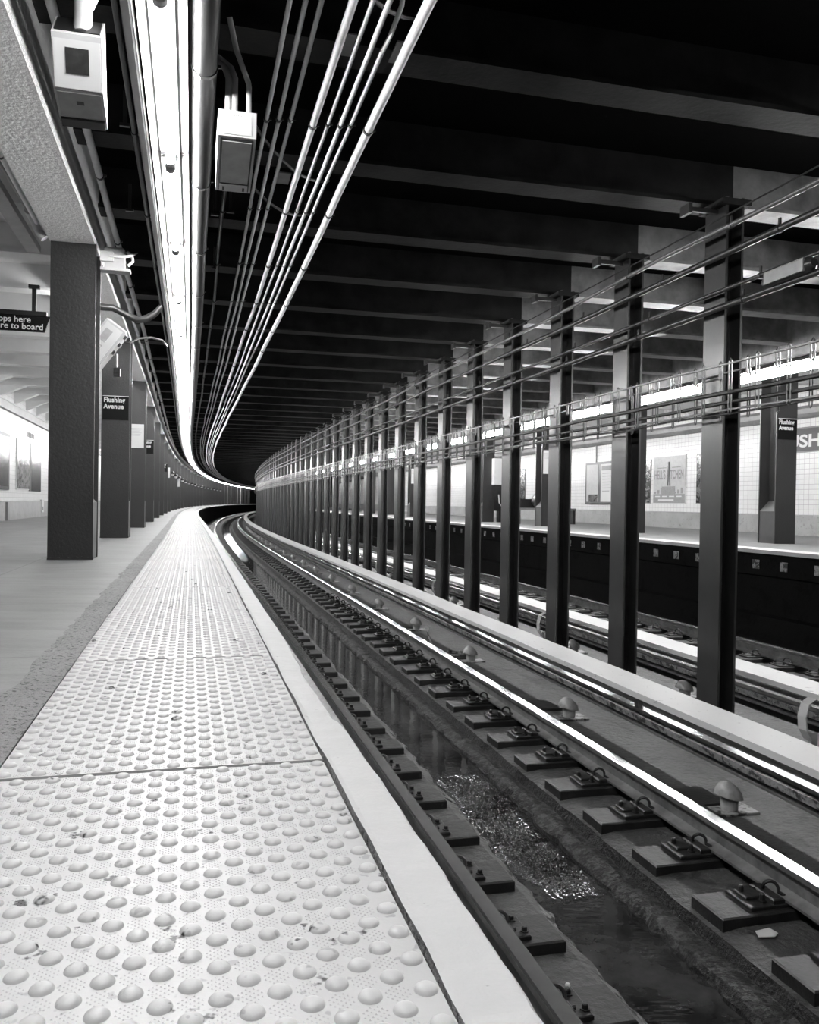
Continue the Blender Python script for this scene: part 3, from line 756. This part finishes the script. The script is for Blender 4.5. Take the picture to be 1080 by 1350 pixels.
# loose ceiling hardware over the track: short pale angle brackets and hangers
hb = MB().box(-0.012, 0.012, -0.003, 0.003, -0.20, 0.0).box(-0.03, 0.03, -0.012, 0.012, -0.22, -0.20)
hb_me = hb.mesh('ceiling_hanger', 'dark_conduit')
for i, (s, n) in enumerate([(3.9, -0.46), (5.5, -0.42), (7.1, -0.5), (8.6, 0.2), (6.9, 0.28), (7.0, 0.16)]):
    wh = ['left of the lights near the camera', 'left of the lights behind the grey box', 'left of the lights beyond the junction box', 'right of the large dark pipe, farther one', 'right of the large dark pipe, nearer one', 'beside the large dark pipe below the signal box'][i]
    tag(link('ceiling_hanger', hb_me, FR(s, n, ZB+0.02)), 'small dark ceiling hanger ' + wh, 'hanger', 'ceiling hangers')

# dark service cables looping between the ceiling beams over the track
for i, (s, n0, n1, sag) in enumerate([(3.3, 0.3, 1.1, 0.16), (5.6, 0.35, 1.0, 0.12), (6.4, 0.3, 0.95, 0.12)]):
    pts = [P(s + 0.9*t, n0 + (n1-n0)*t, 3.02 - sag*4*t*(1-t)) for t in np.linspace(0, 1, 9)]
    tag(link('slack_cable', MB().tube(pts, 0.012, 6).mesh('slack_cable', 'pipe', True)), ['dark slack cable looping above the conduits at the top', 'dark slack cable looping behind the conduit clamps', 'dark slack cable looping farthest behind the conduits'][i], 'cable', 'slack cables')
# pale plates fixed to the ceiling above the conduits
pp = MB().box(-0.05, 0.05, -0.11, 0.11, 0, 0.01).mesh('ceiling_plate', 'box_grey')
for i, (s, n) in enumerate([(4.55, 0.78), (6.55, 0.66), (4.55, 1.1)]):
    tag(link('ceiling_plate', pp, FR(s, n, ZB-0.012)), ['pale rectangular plate behind the conduits near the top', 'pale rectangular plate behind the conduits below the clamps', 'pale rectangular plate half behind the thickest pipe'][i], 'plate', 'ceiling plates')

# ---------------------------------------------------------------- housings hanging from the ceiling
# left housing: a tilted monitor box
t = thing('monitor_housing', 'white metal monitor housing with a dark square window, top left', 'housing', FR(3.72, -0.475, 2.44), None)
mb = MB()
A_, B_, C_, D_ = (0.0, 0.0), (0.09, -0.19), (0.30, -0.25), (0.13, 0.13)
mb.prism_x([A_, B_, C_, D_], -0.098, 0.098, 0)
link('case', mb.mesh('case', 'box'), None, t)
def on_face(a, b, u, v, off):        # point on the slanted face a->b
    dy, dz = b[0]-a[0], b[1]-a[1]; L = math.hypot(dy, dz); ny, nz = dz/L, -dy/L
    return (a[0]+dy*v + ny*off, a[1]+dz*v + nz*off)
def slab_on(a, b, u0, u1, v0, v1, th, mat, name, parent, base=0.001):
    m = MB(); q = []
    for off in (base, base+th):
        for (u, v) in ((u0, v0), (u1, v0), (u1, v1), (u0, v1)):
            y, z = on_face(a, b, u, v, off); q.append((u, y, z))
    m.v = q
    for f in ((3, 2, 1, 0), (4, 5, 6, 7), (0, 1, 5, 4), (1, 2, 6, 5), (2, 3, 7, 6), (3, 0, 4, 7)): m.face(f)
    return link(name, m.mesh(name, mat), None, parent)
fr_ = slab_on(A_, B_, -0.092, 0.092, 0.10, 0.97, 0.006, 'white', 'front_panel', t)
slab_on(A_, B_, -0.045, 0.047, 0.24, 0.70, 0.003, 'glass_dark', 'window', t, base=0.008)['label'] = 'dark square window'
slab_on(B_, C_, -0.088, 0.088, 0.04, 0.72, 0.004, 'box_grey', 'lower_panel', t)
slab_on(B_, C_, -0.014, 0.016, 0.25, 0.34, 0.002, 'black', 'latch', t, base=0.006)
slab_on(B_, C_, -0.09, 0.09, 0.76, 0.98, 0.012, 'black', 'bottom_lip', t)
slab_on(D_, A_, -0.09, 0.09, 0.08, 0.86, 0.004, 'black', 'opening_shade', t)  # black plate paints the shaded inside of the open housing
link('mounting_pipe', MB().tube([(0.015, 0.06, 0.03), (0.015, 0.09, 0.12), (0.012, 0.10, 0.30), (0.01, 0.12, 0.60)], 0.037, 14).mesh('mounting_pipe', 'box', True), None, t)
link('branch_conduit', MB().tube([(0.04, 0.10, 0.17), (0.075, 0.10, 0.25), (0.14, 0.10, 0.31), (0.26, 0.12, 0.36)], 0.016, 10).mesh('branch_conduit', 'box', True), None, t)
# right housing: grey signal box
t = thing('signal_box', 'pale grey box with a hinged hatch hanging beside the large pipe', 'signal box', FR(4.5, 0.215, 2.43), None)
A2, B2, C2, D2 = (0.0, 0.135), (0.0, 0.0), (0.45, -0.125), (0.45, 0.135)
link('case', MB().prism_x([A2, B2, C2, D2], -0.098, 0.098).mesh('case', 'box'), None, t)
slab_on(A2, B2, -0.075, 0.075, 0.10, 0.92, 0.003, 'box', 'front_plate', t)
lp = slab_on(A2, B2, -0.035, 0.038, 0.14, 0.27, 0.002, 'white', 'label_plate', t, base=0.005)
slab_on(B2, C2, -0.085, 0.085, 0.03, 0.97, 0.004, 'black', 'hatch_recess', t)
slab_on(B2, C2, -0.074, 0.076, 0.06, 0.80, 0.006, 'box_grey', 'hatch', t, base=0.006)
slab_on(B2, C2, -0.078, 0.078, 0.84, 0.96, 0.008, 'box', 'latch_bar', t, base=0.006)
for u in (-0.055, 0.055): slab_on(B2, C2, u-0.006, u+0.006, 0.87, 0.93, 0.003, 'black', 'keyhole', t, base=0.0145)
for k in range(6): slab_on(A2, B2, -0.026+0.009*k, -0.021+0.009*k, 0.18, 0.23, 0.001, 'grey_print', 'print_mark', t, base=0.0075)
for u, ht in ((-0.045, 0.55), (-0.012, 0.5)):
    link('riser_conduit', MB().tube([(u, 0.08, 0.13), (u, 0.08, 0.34), (u-0.02, 0.10, 0.40), (u-0.09, 0.14, 0.47)], 0.017, 10).mesh('riser_conduit', 'box', True), None, t)
link('riser_conduit', MB().tube([(0.062, 0.08, 0.13), (0.062, 0.08, 0.30), (0.058, 0.07, 0.32), (-0.01, 0.0, 0.45), (-0.05, -0.06, 0.58)], 0.014, 10).mesh('riser_conduit', 'box', True), None, t)

# junction box by the first column
t = thing('junction_box', 'pale cast junction box with short cables beside the nearest column top', 'junction box', FR(7.9, -0.66, 2.61), None)
link('case', MB().cbox(-0.10, 0.07, -0.06, 0.06, -0.05, 0.14, 0.02).mesh('case', 'box'), None, t)
link('cover', MB().cbox(-0.13, -0.02, -0.10, -0.06, 0.0, 0.09, 0.01).mesh('cover', 'white'), None, t)
link('rim', MB().box(-0.13, 0.12, -0.08, 0.04, -0.075, -0.05).mesh('rim', 'box'), None, t)
link('stub_cable', MB().tube([(-0.06, -0.11, 0.045), (0.06, -0.12, 0.04), (0.13, -0.1, 0.06), (0.18, -0.06, 0.10)], [0.012, 0.014, 0.012, 0.004], 8).mesh('stub_cable', 'white', True), None, t)
link('hook', MB().tube([(0.09, -0.05, 0.1), (0.13, -0.06, 0.08), (0.14, -0.06, 0.02), (0.10, -0.06, -0.02)], 0.014, 8).mesh('hook', 'white', True), None, t)
# flexible cables from girder to wireway
tag(link('flexible_duct', MB().tube([P(8.2, -0.88, 2.29), P(8.25, -0.72, 2.30), P(8.3, -0.60, 2.25), P(8.3, -0.5, 2.215), P(8.3, -0.42, 2.23), P(8.3, -0.34, 2.29), P(8.3, -0.29, 2.36)], [0.035, 0.033, 0.03, 0.034, 0.036, 0.03, 0.022], 12).mesh('flexible_duct', 'dark_conduit', True)),
    'dark flexible duct bowing out from the nearest column towards the lights', 'duct')
tag(link('flexible_conduit', MB().tube([P(10.4, -0.9, 2.45), P(10.4, -0.80, 2.37), P(10.4, -0.72, 2.36), P(10.5, -0.62, 2.44), P(10.6, -0.48, 2.48), P(10.7, -0.36, 2.47), P(10.8, -0.31, 2.42)], 0.014, 8).mesh('flexible_conduit', 'dark_conduit', True)),
    'thin flexible conduit from the tilted lantern to the wireway', 'conduit')
# tilted pale housing behind the first column
t = thing('tilted_housing', 'pale tilted monitor housing seen just right of the nearest column', 'housing', FR(9.5, -0.93, 2.17) @ Matrix.Rotation(0.62, 4, 'Y'), None)
link('case', MB().cbox(-0.11, 0.13, -0.12, 0.14, -0.30, 0.26, 0.02).mesh('case', 'box'), None, t)
link('front_panel', MB().box(-0.085, 0.105, -0.128, -0.119, -0.27, 0.22).mesh('front_panel', 'white'), None, t)
for q, (z0, z1) in enumerate(((-0.16, -0.02), (0.02, 0.16))): link('vent', MB().box(-0.05, 0.03, -0.134, -0.127, z0, z1).mesh('vent', 'box_grey'), None, t)
for z0 in (-0.02, 0.08, 0.18): link('latch', MB().box(0.13, 0.155, -0.04, 0.04, z0, z0+0.04).mesh('latch', 'black'), None, t)
t = thing('pendant_camera', 'small dark camera hanging in front of the sign column', 'camera', FR(11.6, -0.95, 2.20), None)
link('stem', MB().tube([(0, 0, 0.04), (0, 0, 0.22)], 0.012, 8).mesh('stem', 'box', True), None, t)
link('body', MB().cbox(-0.04, 0.04, -0.05, 0.05, -0.07, 0.04, 0.012).mesh('body', 'pipe'), None, t)
link('lens', MB().tube([(0, -0.06, -0.01), (0, -0.045, -0.01)], 0.022, 12).mesh('lens', 'glass_dark', True), None, t)

# ---------------------------------------------------------------- signs
def text(body, size, mat4, parent, mat='white', ax='LEFT', spacing=1.0, off=0.0, ext=0.0008, sx=1.0):
    c = bpy.data.curves.new('lettering', 'FONT'); c.body = body; c.size = size; c.align_x = ax; c.extrude = ext
    c.space_character = spacing; c.offset = off; c.materials.append(MT[mat])
    tmp = bpy.data.objects.new('lettering', c); C.objects.link(tmp)
    bpy.context.view_layer.update()
    me = bpy.data.meshes.new_from_object(tmp.evaluated_get(bpy.context.evaluated_depsgraph_get()))
    bpy.data.objects.remove(tmp); me.name = 'lettering'
    if not me.materials: me.materials.append(MT[mat])
    return link('lettering', me, mat4 @ Matrix.Rotation(math.pi/2, 4, 'X') @ Matrix.Diagonal((sx, 1, 1, 1)), parent)
def station_sign(s, n, lab, wd=0.335, z0=1.61, h=0.325, grp='black station signs on columns'):
    t = thing('station_sign', lab, 'sign', FR(s, n, z0), grp)
    link('panel', MB().box(-wd/2, wd/2, -0.006, 0.0, 0, h).mesh('panel', 'sign'), None, t)
    link('top_line', MB().box(-wd/2, wd/2, -0.0075, -0.006, h-0.008, h).mesh('top_line', 'white'), None, t)
    text('Flushing\nAvenue', 0.088, Matrix.Translation((-wd/2+0.012, -0.0075, h-0.085)), t, off=0.003, sx=0.92, spacing=1.05)
    return t
station_sign(COLS[3]-0.205, NCX, 'black Flushing Avenue sign on the second platform column')
station_sign(COLS[5]-0.205, NCX, 'black Flushing Avenue sign on the fourth platform column')
station_sign(COLS[8]-0.205, NCX, 'black Flushing Avenue sign on the seventh platform column')
station_sign(FCOL[1]-0.205, 8.9, 'black Flushing Avenue sign on the opposite platform column, right side')
def notice(s, n, lab, wd=0.22, z0=1.49, h=0.44):
    t = thing('notice', lab, 'notice', FR(s, n, z0), 'paper notices on columns')
    link('sheet', MB().box(-wd/2, wd/2, -0.004, 0.0, 0, h).mesh('sheet', 'paper'), None, t)
    for k in range(6): link('text_line', MB().box(-wd/2+0.02, wd/2-0.04-0.02*(k % 3), -0.0048, -0.004, h-0.09-0.025*k, h-0.08-0.025*k).mesh('text_line', 'mid_print' if k else 'grey_print'), None, t)
notice(COLS[4]-0.205, NCX+0.0, 'white paper notice on the third platform column', wd=0.31)
notice(COLS[9]-0.205, NCX, 'white notice on the eighth platform column', wd=0.28)
notice(COLS[12]-0.205, NCX, 'white notice on the eleventh platform column', wd=0.28, z0=1.3)
notice(FCOL[3]-0.205, 8.9, 'white notice with dark print on an opposite platform column', wd=0.30, z0=1.35, h=0.6)
notice(FCOL[6]-0.205, 8.9, 'white notice on a far column of the opposite platform', wd=0.30, z0=1.35, h=0.6)
glob = MB().lathe(0, 0, [(0.01, -0.10), (0.08, -0.07), (0.10, 0.0)], 10).mesh('globe', 'white', True)
glb2 = MB().lathe(0, 0, [(0.105, 0.0), (0.105, 0.08), (0.05, 0.14)], 10).mesh('cap', 'pipe', True)
for i in range(10, 26):
    t = thing('dome_camera', f'small round dome camera on a distant column, {ORD[i-10]} of the row' if i < 20 else 'tiny round dome camera on a distant column', 'camera', FR(COLS[i]-0.29, NCX+0.1, 1.78), 'dome cameras on distant columns')
    link('globe', glob, None, t); link('cap', glb2, None, t)
# hanging sign over the left platform
t = thing('hanging_sign', 'black hanging sign with white words at the left edge', 'sign', FR(10.6, -1.70, 2.46), None)
link('panel', MB().prism_y([(-1.9, 0), (0.03, 0), (0.09, 0.185), (-1.9, 0.185)], -0.02, 0.02).mesh('panel', 'sign'), None, t)
link('top_rail', MB().box(-1.9, 0.05, -0.03, 0.03, 0.185, 0.235).mesh('top_rail', 'pipe'), None, t)
for u in (-0.09, -1.5):
    link('bracket', MB().box(u-0.022, u+0.022, -0.02, 0.02, 0.235, 0.50).box(u-0.06, u+0.06, -0.03, 0.03, 0.50, 0.54).mesh('bracket', 'pipe'), None, t)
text('Train stops here', 0.098, Matrix.Translation((-0.25+0.13, -0.022, 0.102)), t, ax='RIGHT', off=0.0012)
text('Move here to board', 0.098, Matrix.Translation((-0.115+0.13, -0.022, 0.022)), t, ax='RIGHT', off=0.0012)

# ---------------------------------------------------------------- pipes and cables along the columns between the tracks
GP = 'pipes along the track columns'
run_pipe('pipe', 'pale pipe at the very top of the track columns', 'pipe', 4.02, 2.72, 0.020, 2.5, 122, 'mid_conduit', GP, s1=RS0-0.4, ncl=10, wob=0.03)
run_pipe('pipe', 'dark pipe second from the top of the track columns', 'pipe', 4.06, 2.545, 0.026, 2.5, 122, 'dark_conduit', GP, s1=RS0-0.9, ncl=10, wob=0.01)
run_pipe('pipe', 'slim grey pipe third from the top of the track columns', 'pipe', 4.06, 2.262, 0.017, 2.5, 122, 'dark_conduit', GP, s1=RS0-0.7, ncl=10, wob=0.01)
run_pipe('pipe', 'thick grey pipe below the slim one on the track columns', 'pipe', 4.06, 2.13, 0.026, 2.5, 122, 'dark_conduit', GP, s1=RS0-0.5, ncl=10, wob=0.01)
tag(sweep('messenger_cable', circ(3.98, 2.80, 0.007, 6), SS(2.5, 60), 'dark_conduit', closed=True), 'thin dark cable above the topmost pipe of the track columns', 'cable')
# conduit body near the right edge
t = thing('conduit_fitting', 'oval cast conduit fitting on the thick pipe at the right edge', 'conduit fitting', FR(5.03, 4.02, 2.17), None)
link('body', MB().tube([(0, -0.24, 0.02), (0, -0.20, 0.015), (0, 0.20, 0.015), (0, 0.27, 0.0)], [0.03, 0.055, 0.055, 0.028], 12).mesh('body', 'dark_conduit', True), None, t)
link('cover', MB().cbox(-0.06, -0.045, -0.2, 0.2, -0.03, 0.06, 0.01).mesh('cover', 'box_grey'), None, t)
# angle brackets at the column heads
ab = MB().box(-0.28, -0.02, -0.015, 0.015, 0, 0.03).box(-0.28, -0.02, 0.05, 0.08, 0.03, 0.06).box(-0.30, -0.27, -0.03, 0.1, -0.02, 0.06); ab_me = ab.mesh('angle_bracket', 'dark_conduit')
for i in range(12):
    tag(link('angle_bracket', ab_me, FR(RS0 + 1.562*i - 0.05, NC, 2.93)), f'dark angle bracket at the head of a track column, {ORD[i]} to the camera', 'bracket', 'brackets at the column heads')
# the cable rack
t = thing('cable_rack', 'long rack of wire hangers carrying cables across the track columns', 'cable rack', FR(RS0, 4.0, 1.6), None)
def rchild(name, n, z, r, mat, a=2.5, b=118):
    return sweep(name, circ(n, z, r, 6), SS(a, b, 0.8), mat, closed=True, parent=t, smooth=True)
# (swept children are placed from the rack's own rotated frame)
def rack_run(name, n, z, r, mat, wob, label):
    wv = vnoise(int(z*1000), 0.78)
    o = sweep(name, circ(n, z, r, 6), SS(2.5, 118, 0.39), mat, closed=True, smooth=True, jit=lambda s, j, nn, zz: (nn, zz + wob*wv(s)))
    o.parent = t; o.matrix_basis = t.matrix_basis.inverted() @ Matrix.Translation(o.location); o['label'] = label
rack_run('rail', 3.98, 1.645, 0.009, 'mid_conduit', 0.006, 'bright upper wire')
rack_run('rail', 4.08, 1.60, 0.008, 'dark_conduit', 0.006, 'dark upper wire')
rack_run('cable', 3.98, 1.425, 0.018, 'pipe', 0.008, 'thick black cable')
rack_run('cable', 4.0, 1.345, 0.015, 'pipe', 0.008, 'black lower cable')
rack_run('cable', 4.06, 1.30, 0.010, 'mid_conduit', 0.008, 'pale lower cable')
rack_run('cable', 4.02, 1.27, 0.009, 'pipe', 0.012, 'lowest black cable')
def hanger(z1, z0, wd=0.018, r=0.006):
    return MB().tube([(0, -wd, z0), (0, -wd, z1-0.01), (0, 0, z1+0.008), (0, wd, z1-0.01), (0, wd, z0), (0, 0, z0-0.014), (0, -wd, z0)], r, 4)
hm = [hanger(0.075, -0.33).mesh('hanger', 'mid_conduit'), hanger(0.065, -0.06).mesh('hanger', 'mid_conduit'), hanger(0.02, -0.36, 0.014).mesh('hanger', 'mid_conduit')]
spots = []
s = 4.3; k = 0
while s < 60:
    spots.append((s, 3.98 if k % 3 < 2 else 4.07, k % 3)); s += 0.105 + 0.02*random.random(); k += 1
for s, n, k in spots[:100]: world_child('hanger', hm[k], FR(s, n, 1.6), t)
rest = MB()
for s, n, k in spots[100:]:
    z1, z0 = ((0.075, -0.33), (0.065, -0.06), (0.02, -0.36))[k]
    for dy in (-0.016, 0.016): rest.tube([P(s+dy, n, 1.6+z0), P(s+dy, n, 1.6+z1)], 0.004, 3, caps=False)
o = world_child('hanger', rest.mesh('hanger', 'conduit', fix=False), Matrix.Identity(4), t); o['kind'] = 'stuff'

# ---------------------------------------------------------------- far wall: posters, name tablet, boards, bench, phone
def wall_thing(name, lab, cat, s, z, right=True, grp=None):      # frame whose x runs along the wall (reading direction) and y into the wall
    n = WR if right else WL
    m = Matrix.Translation(P(s, n, z)) @ Matrix.Rotation(-TH(s) + (-math.pi/2 if right else math.pi/2), 4, 'Z')
    return thing(name, lab, cat, m, grp)
def panel(parent, x0, x1, z0, z1, mat, name, y0=-0.02, y1=-0.003):
    return link(name, MB().box(x0, x1, y0, y1, z0, z1).mesh(name, mat), None, parent)
# name tablet FLUSHING AVE
FLU = 0.92
for s0_, lab in ((14.97+FLU, 'large grey tile name band reading FLUSHING AVE, right edge'),):
    t = wall_thing('name_tablet', lab, 'name sign', s0_, 1.74, grp='station name bands on the opposite wall')
    panel(t, -0.15, 3.5, 0, 0.50, 'band', 'tile_band')
    panel(t, -0.15, 3.5, 0.48, 0.51, 'trim', 'border', -0.026); panel(t, -0.15, 3.5, -0.02, 0.01, 'trim', 'border', -0.026)
    lt = text('FLUSHING AVE', 0.36, Matrix.Translation((0, -0.024, 0.10)), t, ax='LEFT', off=0.008, ext=0.002)
    w_ = text('FLU', 0.36, Matrix.Identity(4), t, off=0.008); fw = max(v.co.x for v in w_.data.vertices); bpy.data.objects.remove(w_)
    lt.scale.x = FLU/(fw+0.02)
t = wall_thing('name_tablet', 'small pale tile tablet with the letters FL between middle columns', 'name sign', 28.3, 1.60)
panel(t, 0, 1.35, 0, 0.62, 'mid_print', 'tile_panel'); panel(t, 0.06, 1.29, 0.06, 0.56, 'paper', 'inner_panel', -0.023, -0.02)
text('FL', 0.5, Matrix.Translation((0.25, -0.024, 0.13)), t, 'mid_print', off=0.008)
# big poster
t = wall_thing('poster', 'large pale poster with a figure above a HELLS KITCHEN title', 'poster', 20.62, 0.655)
panel(t, -0.03, 1.53, -0.02, 1.26, 'white', 'frame')
panel(t, 0, 1.5, 0, 1.24, 'mid_print', 'sheet', -0.026, -0.02)
panel(t, 0, 1.5, 0, 0.24, 'grey_print', 'caption_band', -0.029, -0.026)
text("HELL'S KITCHEN", 0.34, Matrix.Translation((0.75, -0.032, 0.64)), t, 'grey_print', 'CENTER', off=0.006, sx=0.56)
fig = MB(); 
fig.tube([(0.76, -0.03, 1.02), (0.76, -0.03, 1.09)], 0.035, 8); fig.tube([(0.76, -0.03, 1.03), (0.76, -0.03, 0.72)], [0.03, 0.055], 8)
fig.tube([(0.74, -0.03, 0.74), (0.70, -0.03, 0.46)], 0.024, 6); fig.tube([(0.78, -0.03, 0.74), (0.80, -0.03, 0.46)], 0.024, 6)
fig.box(0.42, 1.06, -0.033, -0.029, 0.24, 0.44)
link('figure', fig.mesh('figure', 'grey_print'), None, t)
for k in range(9): panel(t, 0.04+0.16*k, 0.14+0.16*k, 0.25, 0.30+0.05*((k*7) % 3), 'grey_print', 'skyline', -0.029, -0.026)
for k in range(4): panel(t, 0.1+0.34*k, 0.34+0.34*k, 0.16, 0.19, 'white', 'caption', -0.031, -0.029)
panel(t, 0.25, 1.0, 0.06, 0.10, 'white', 'caption', -0.031, -0.029)
panel(t, 0.2, 0.62, 0.93, 0.95, 'grey_print', 'caption', -0.029, -0.026); panel(t, 0.9, 1.3, 0.93, 0.95, 'grey_print', 'caption', -0.029, -0.026)
for s_, w_, z_, h_, m_, lab in ((18.62, 1.0, 0.66, 1.20, 'poster_dark', 'dark mottled poster half hidden by the largest track column'), (21.25, 0.45, 0.66, 1.18, 'poster_dark', 'dark narrow poster left of the pale figure poster'),
                               (33.5, 1.2, 0.7, 1.1, 'poster_pale', 'small pale poster seen between middle track columns'), (30.6, 0.8, 0.75, 1.15, 'poster_dark', 'small dark poster seen between middle track columns')):
    t = wall_thing('poster', lab, 'poster', s_, z_); panel(t, -0.02, w_+0.02, -0.02, h_+0.02, 'trim', 'frame', -0.018); panel(t, 0, w_, 0, h_, m_, 'sheet', -0.024, -0.018)
t = wall_thing('notice_board', 'black framed double notice board on the opposite wall', 'notice board', 24.6, 0.66)
panel(t, -0.05, 2.6, -0.05, 1.25, 'black', 'frame', -0.06); panel(t, 0.05, 0.82, 0.02, 1.18, 'mid_print', 'sheet', -0.066, -0.06); panel(t, 1.0, 1.8, 0.02, 1.18, 'paper', 'sheet', -0.066, -0.06)
panel(t, 0.2, 0.8, 0.02, 0.25, 'poster_dark', 'print', -0.068, -0.066); panel(t, 1.05, 1.75, 0.98, 1.12, 'grey_print', 'print', -0.068, -0.066)
for k in range(7): panel(t, 1.1, 1.55+0.1*(k % 2), 0.88-0.09*k, 0.90-0.09*k, 'grey_print', 'text_line', -0.068, -0.066)
tag(link('wall_conduit', MB().tube([P(24.0, WR-0.03, 1.9), P(24.0, WR-0.03, 2.45)], 0.02, 6).mesh('wall_conduit', 'mid_print')), 'thin conduit rising from the double notice board', 'conduit')
# left wall posters
t = wall_thing('poster', 'dark poster in a black frame at the left edge of the photo', 'poster', 18.6, 0.70, False); panel(t, 0, 2.55, 0, 1.28, 'black', 'frame', -0.04); panel(t, 0.1, 2.42, 0.08, 1.2, 'poster_dark', 'sheet', -0.045, -0.04)
t = wall_thing('poster', 'pale streaked wall panel left of the nearest column', 'poster', 22.1, 0.72, False); panel(t, 0, 1.7, 0, 1.26, 'white', 'frame', -0.02); panel(t, 0.05, 1.65, 0.03, 1.2, 'poster_pale', 'sheet', -0.026, -0.02)
t = wall_thing('poster', 'mottled grey poster beside the pale streaked panel', 'poster', 24.0, 0.70, False); panel(t, -0.2, 0.05, 0, 1.25, 'black', 'frame', -0.03); panel(t, 0.05, 1.6, 0, 1.26, 'poster_dark', 'sheet', -0.026, -0.01)
t = wall_thing('wall_lettering', 'small dark tile lettering above the left wall posters', 'wall lettering', 23.6, 2.10, False)
for k in range(5): link('glyph', MB().box(0.2*k, 0.2*k+0.13, -0.012, -0.002, 0, 0.13).box(0.2*k+0.04, 0.2*k+0.09, -0.014, -0.012, 0.03, 0.1, 0).mesh('glyph', 'grey_print'), None, t)
t = wall_thing('wall_outlet', 'small white outlet box low on the left wall base', 'outlet box', 25.6, 0.12, False); panel(t, 0, 0.35, 0, 0.36, 'white', 'cover', -0.06); panel(t, 0.1, 0.22, 0.06, 0.16, 'black', 'socket', -0.066, -0.06)
t = wall_thing('wall_post', 'dark vertical pipe against the left wall base', 'pipe', 20.8, 0.0, False); panel(t, 0, 0.22, 0, 0.42, 'trim', 'pipe_body', -0.08)

# bench with a slumped bag, and phone kiosk on the opposite platform
t = thing('bench', 'dark slatted bench on the opposite platform between track columns', 'bench', FR(22.6, 9.95, 0), None)
link('seat', MB().box(-0.9, 0.9, -0.28, 0.28, 0.40, 0.46).mesh('seat', 'trim'), None, t)
for u in (-0.85, 0.0, 0.85): link('leg', MB().box(u-0.04, u+0.04, -0.25, 0.25, 0, 0.40).mesh('leg', 'black'), None, t)
link('backrest', MB().box(-0.9, 0.9, 0.2, 0.26, 0.46, 0.72).mesh('backrest', 'black'), None, t)
bag = MB().lathe(0, 0, [(0.20, 0.0), (0.30, 0.08), (0.31, 0.25), (0.26, 0.42), (0.15, 0.56), (0.05, 0.62)], 14)
bm_ = bag.mesh('bag_body', 'dark_conduit', True)
t = thing('duffel_bag', 'dark bulging bag resting on the bench of the opposite platform', 'bag', FR(22.5, 9.80, 0.465), None)
link('body', bm_, Matrix.Rotation(0.35, 4, 'Y'), t); link('flap', MB().lathe(0.08, -0.05, [(0.22, 0.25), (0.20, 0.38), (0.1, 0.5)], 12).mesh('flap', 'box_grey', True), Matrix.Rotation(0.4, 4, 'Y'), t)
link('strap', MB().tube([(-0.1, -0.33, 0.35), (0.0, -0.36, 0.2), (0.1, -0.34, 0.05)], 0.012, 6).mesh('strap', 'white', True), None, t)
t = thing('phone_kiosk', 'black phone kiosk with a white looping cord on the opposite platform', 'phone kiosk', FR(24.3, 9.3, 0), None)
link('cabinet', MB().cbox(-0.3, 0.3, -0.15, 0.15, 0.35, 1.15, 0.03).mesh('cabinet', 'black'), None, t)
link('pedestal', MB().box(-0.12, 0.12, -0.1, 0.1, 0, 0.36).mesh('pedestal', 'black'), None, t)
link('header', MB().box(-0.3, 0.3, -0.15, 0.15, 1.15, 1.95).mesh('header', 'white'), None, t)
link('cord', MB().tube([(-0.16, -0.17, 0.85), (-0.14, -0.18, 0.6), (-0.07, -0.18, 0.5), (0.0, -0.18, 0.6), (0.03, -0.17, 0.9)], 0.018, 6).mesh('cord', 'white', True), None, t)

# plates along the far platform side
rp = MB().box(-0.006, 0.0, -0.07, 0.07, -0.06, 0.06).box(-0.02, -0.006, -0.015, 0.015, -0.015, 0.015).mesh('side_plate', 'guard')
for i in range(36):
    s = 7.2 + 0.62*i + 0.12*rr.random()
    tag(link('side_plate', rp, FR(s, FE+0.055, -0.20)), 'small worn square plate on the dark side of the opposite platform', 'plate', 'plates on the opposite platform side')

# ---------------------------------------------------------------- litter and loose bits
pf = MB(); pf.v = [(-0.05, -0.02, 0.004), (0.02, -0.035, 0.006), (0.055, -0.01, 0.003), (0.04, 0.03, 0.008), (-0.03, 0.028, 0.003), (-0.05, -0.02, 0.001), (0.02, -0.035, 0.002), (0.055, -0.01, 0.0), (0.04, 0.03, 0.003), (-0.03, 0.028, 0.0)]
pf.face((0, 1, 2, 3, 4)); pf.face((9, 8, 7, 6, 5))
for i in range(5): pf.face((i, (i+1) % 5, 5+(i+1) % 5, 5+i))
tag(link('paper_scrap', pf.mesh('paper_scrap', 'paper'), FR(3.09, 2.42, -1.292)), 'torn white paper scrap between two ties at the lower right', 'litter')
tag(link('pebble', MB().lathe(0, 0, [(0.006, 0), (0.011, 0.006), (0.007, 0.014)], 8).mesh('pebble', 'white', True), FR(2.93, 1.42, -1.30)), 'small white pebble on the bench between ties, bottom right', 'pebble')
t = thing('hose_end', 'pale coiled strap and cable end lying beside the third rail', 'cable', FR(9.6, 3.05, -1.295), None)
link('coil', MB().tube([(0.05+0.10*math.cos(a), 0.12*math.sin(a), 0.02+0.004*a) for a in np.linspace(0, 9, 26)], 0.012, 6).mesh('coil', 'guard', True), None, t)
link('tail', MB().tube([(-0.15, 0.0, 0.01), (-0.2, 0.1, 0.10), (-0.25, 0.2, 0.25), (-0.23, 0.25, 0.32)], 0.012, 6).mesh('tail', 'guard', True), None, t)

t = thing('end_post', 'white post standing at the far end of the curving platform', 'post', FR(138, -1.6, 0), None)
link('shaft', MB().cbox(-0.45, 0.45, -0.2, 0.2, 0.02, 2.9, 0.02).mesh('shaft', 'white'), None, t)
link('base', MB().box(-0.5, 0.5, -0.25, 0.25, 0, 0.15).mesh('base', 'trim'), None, t)
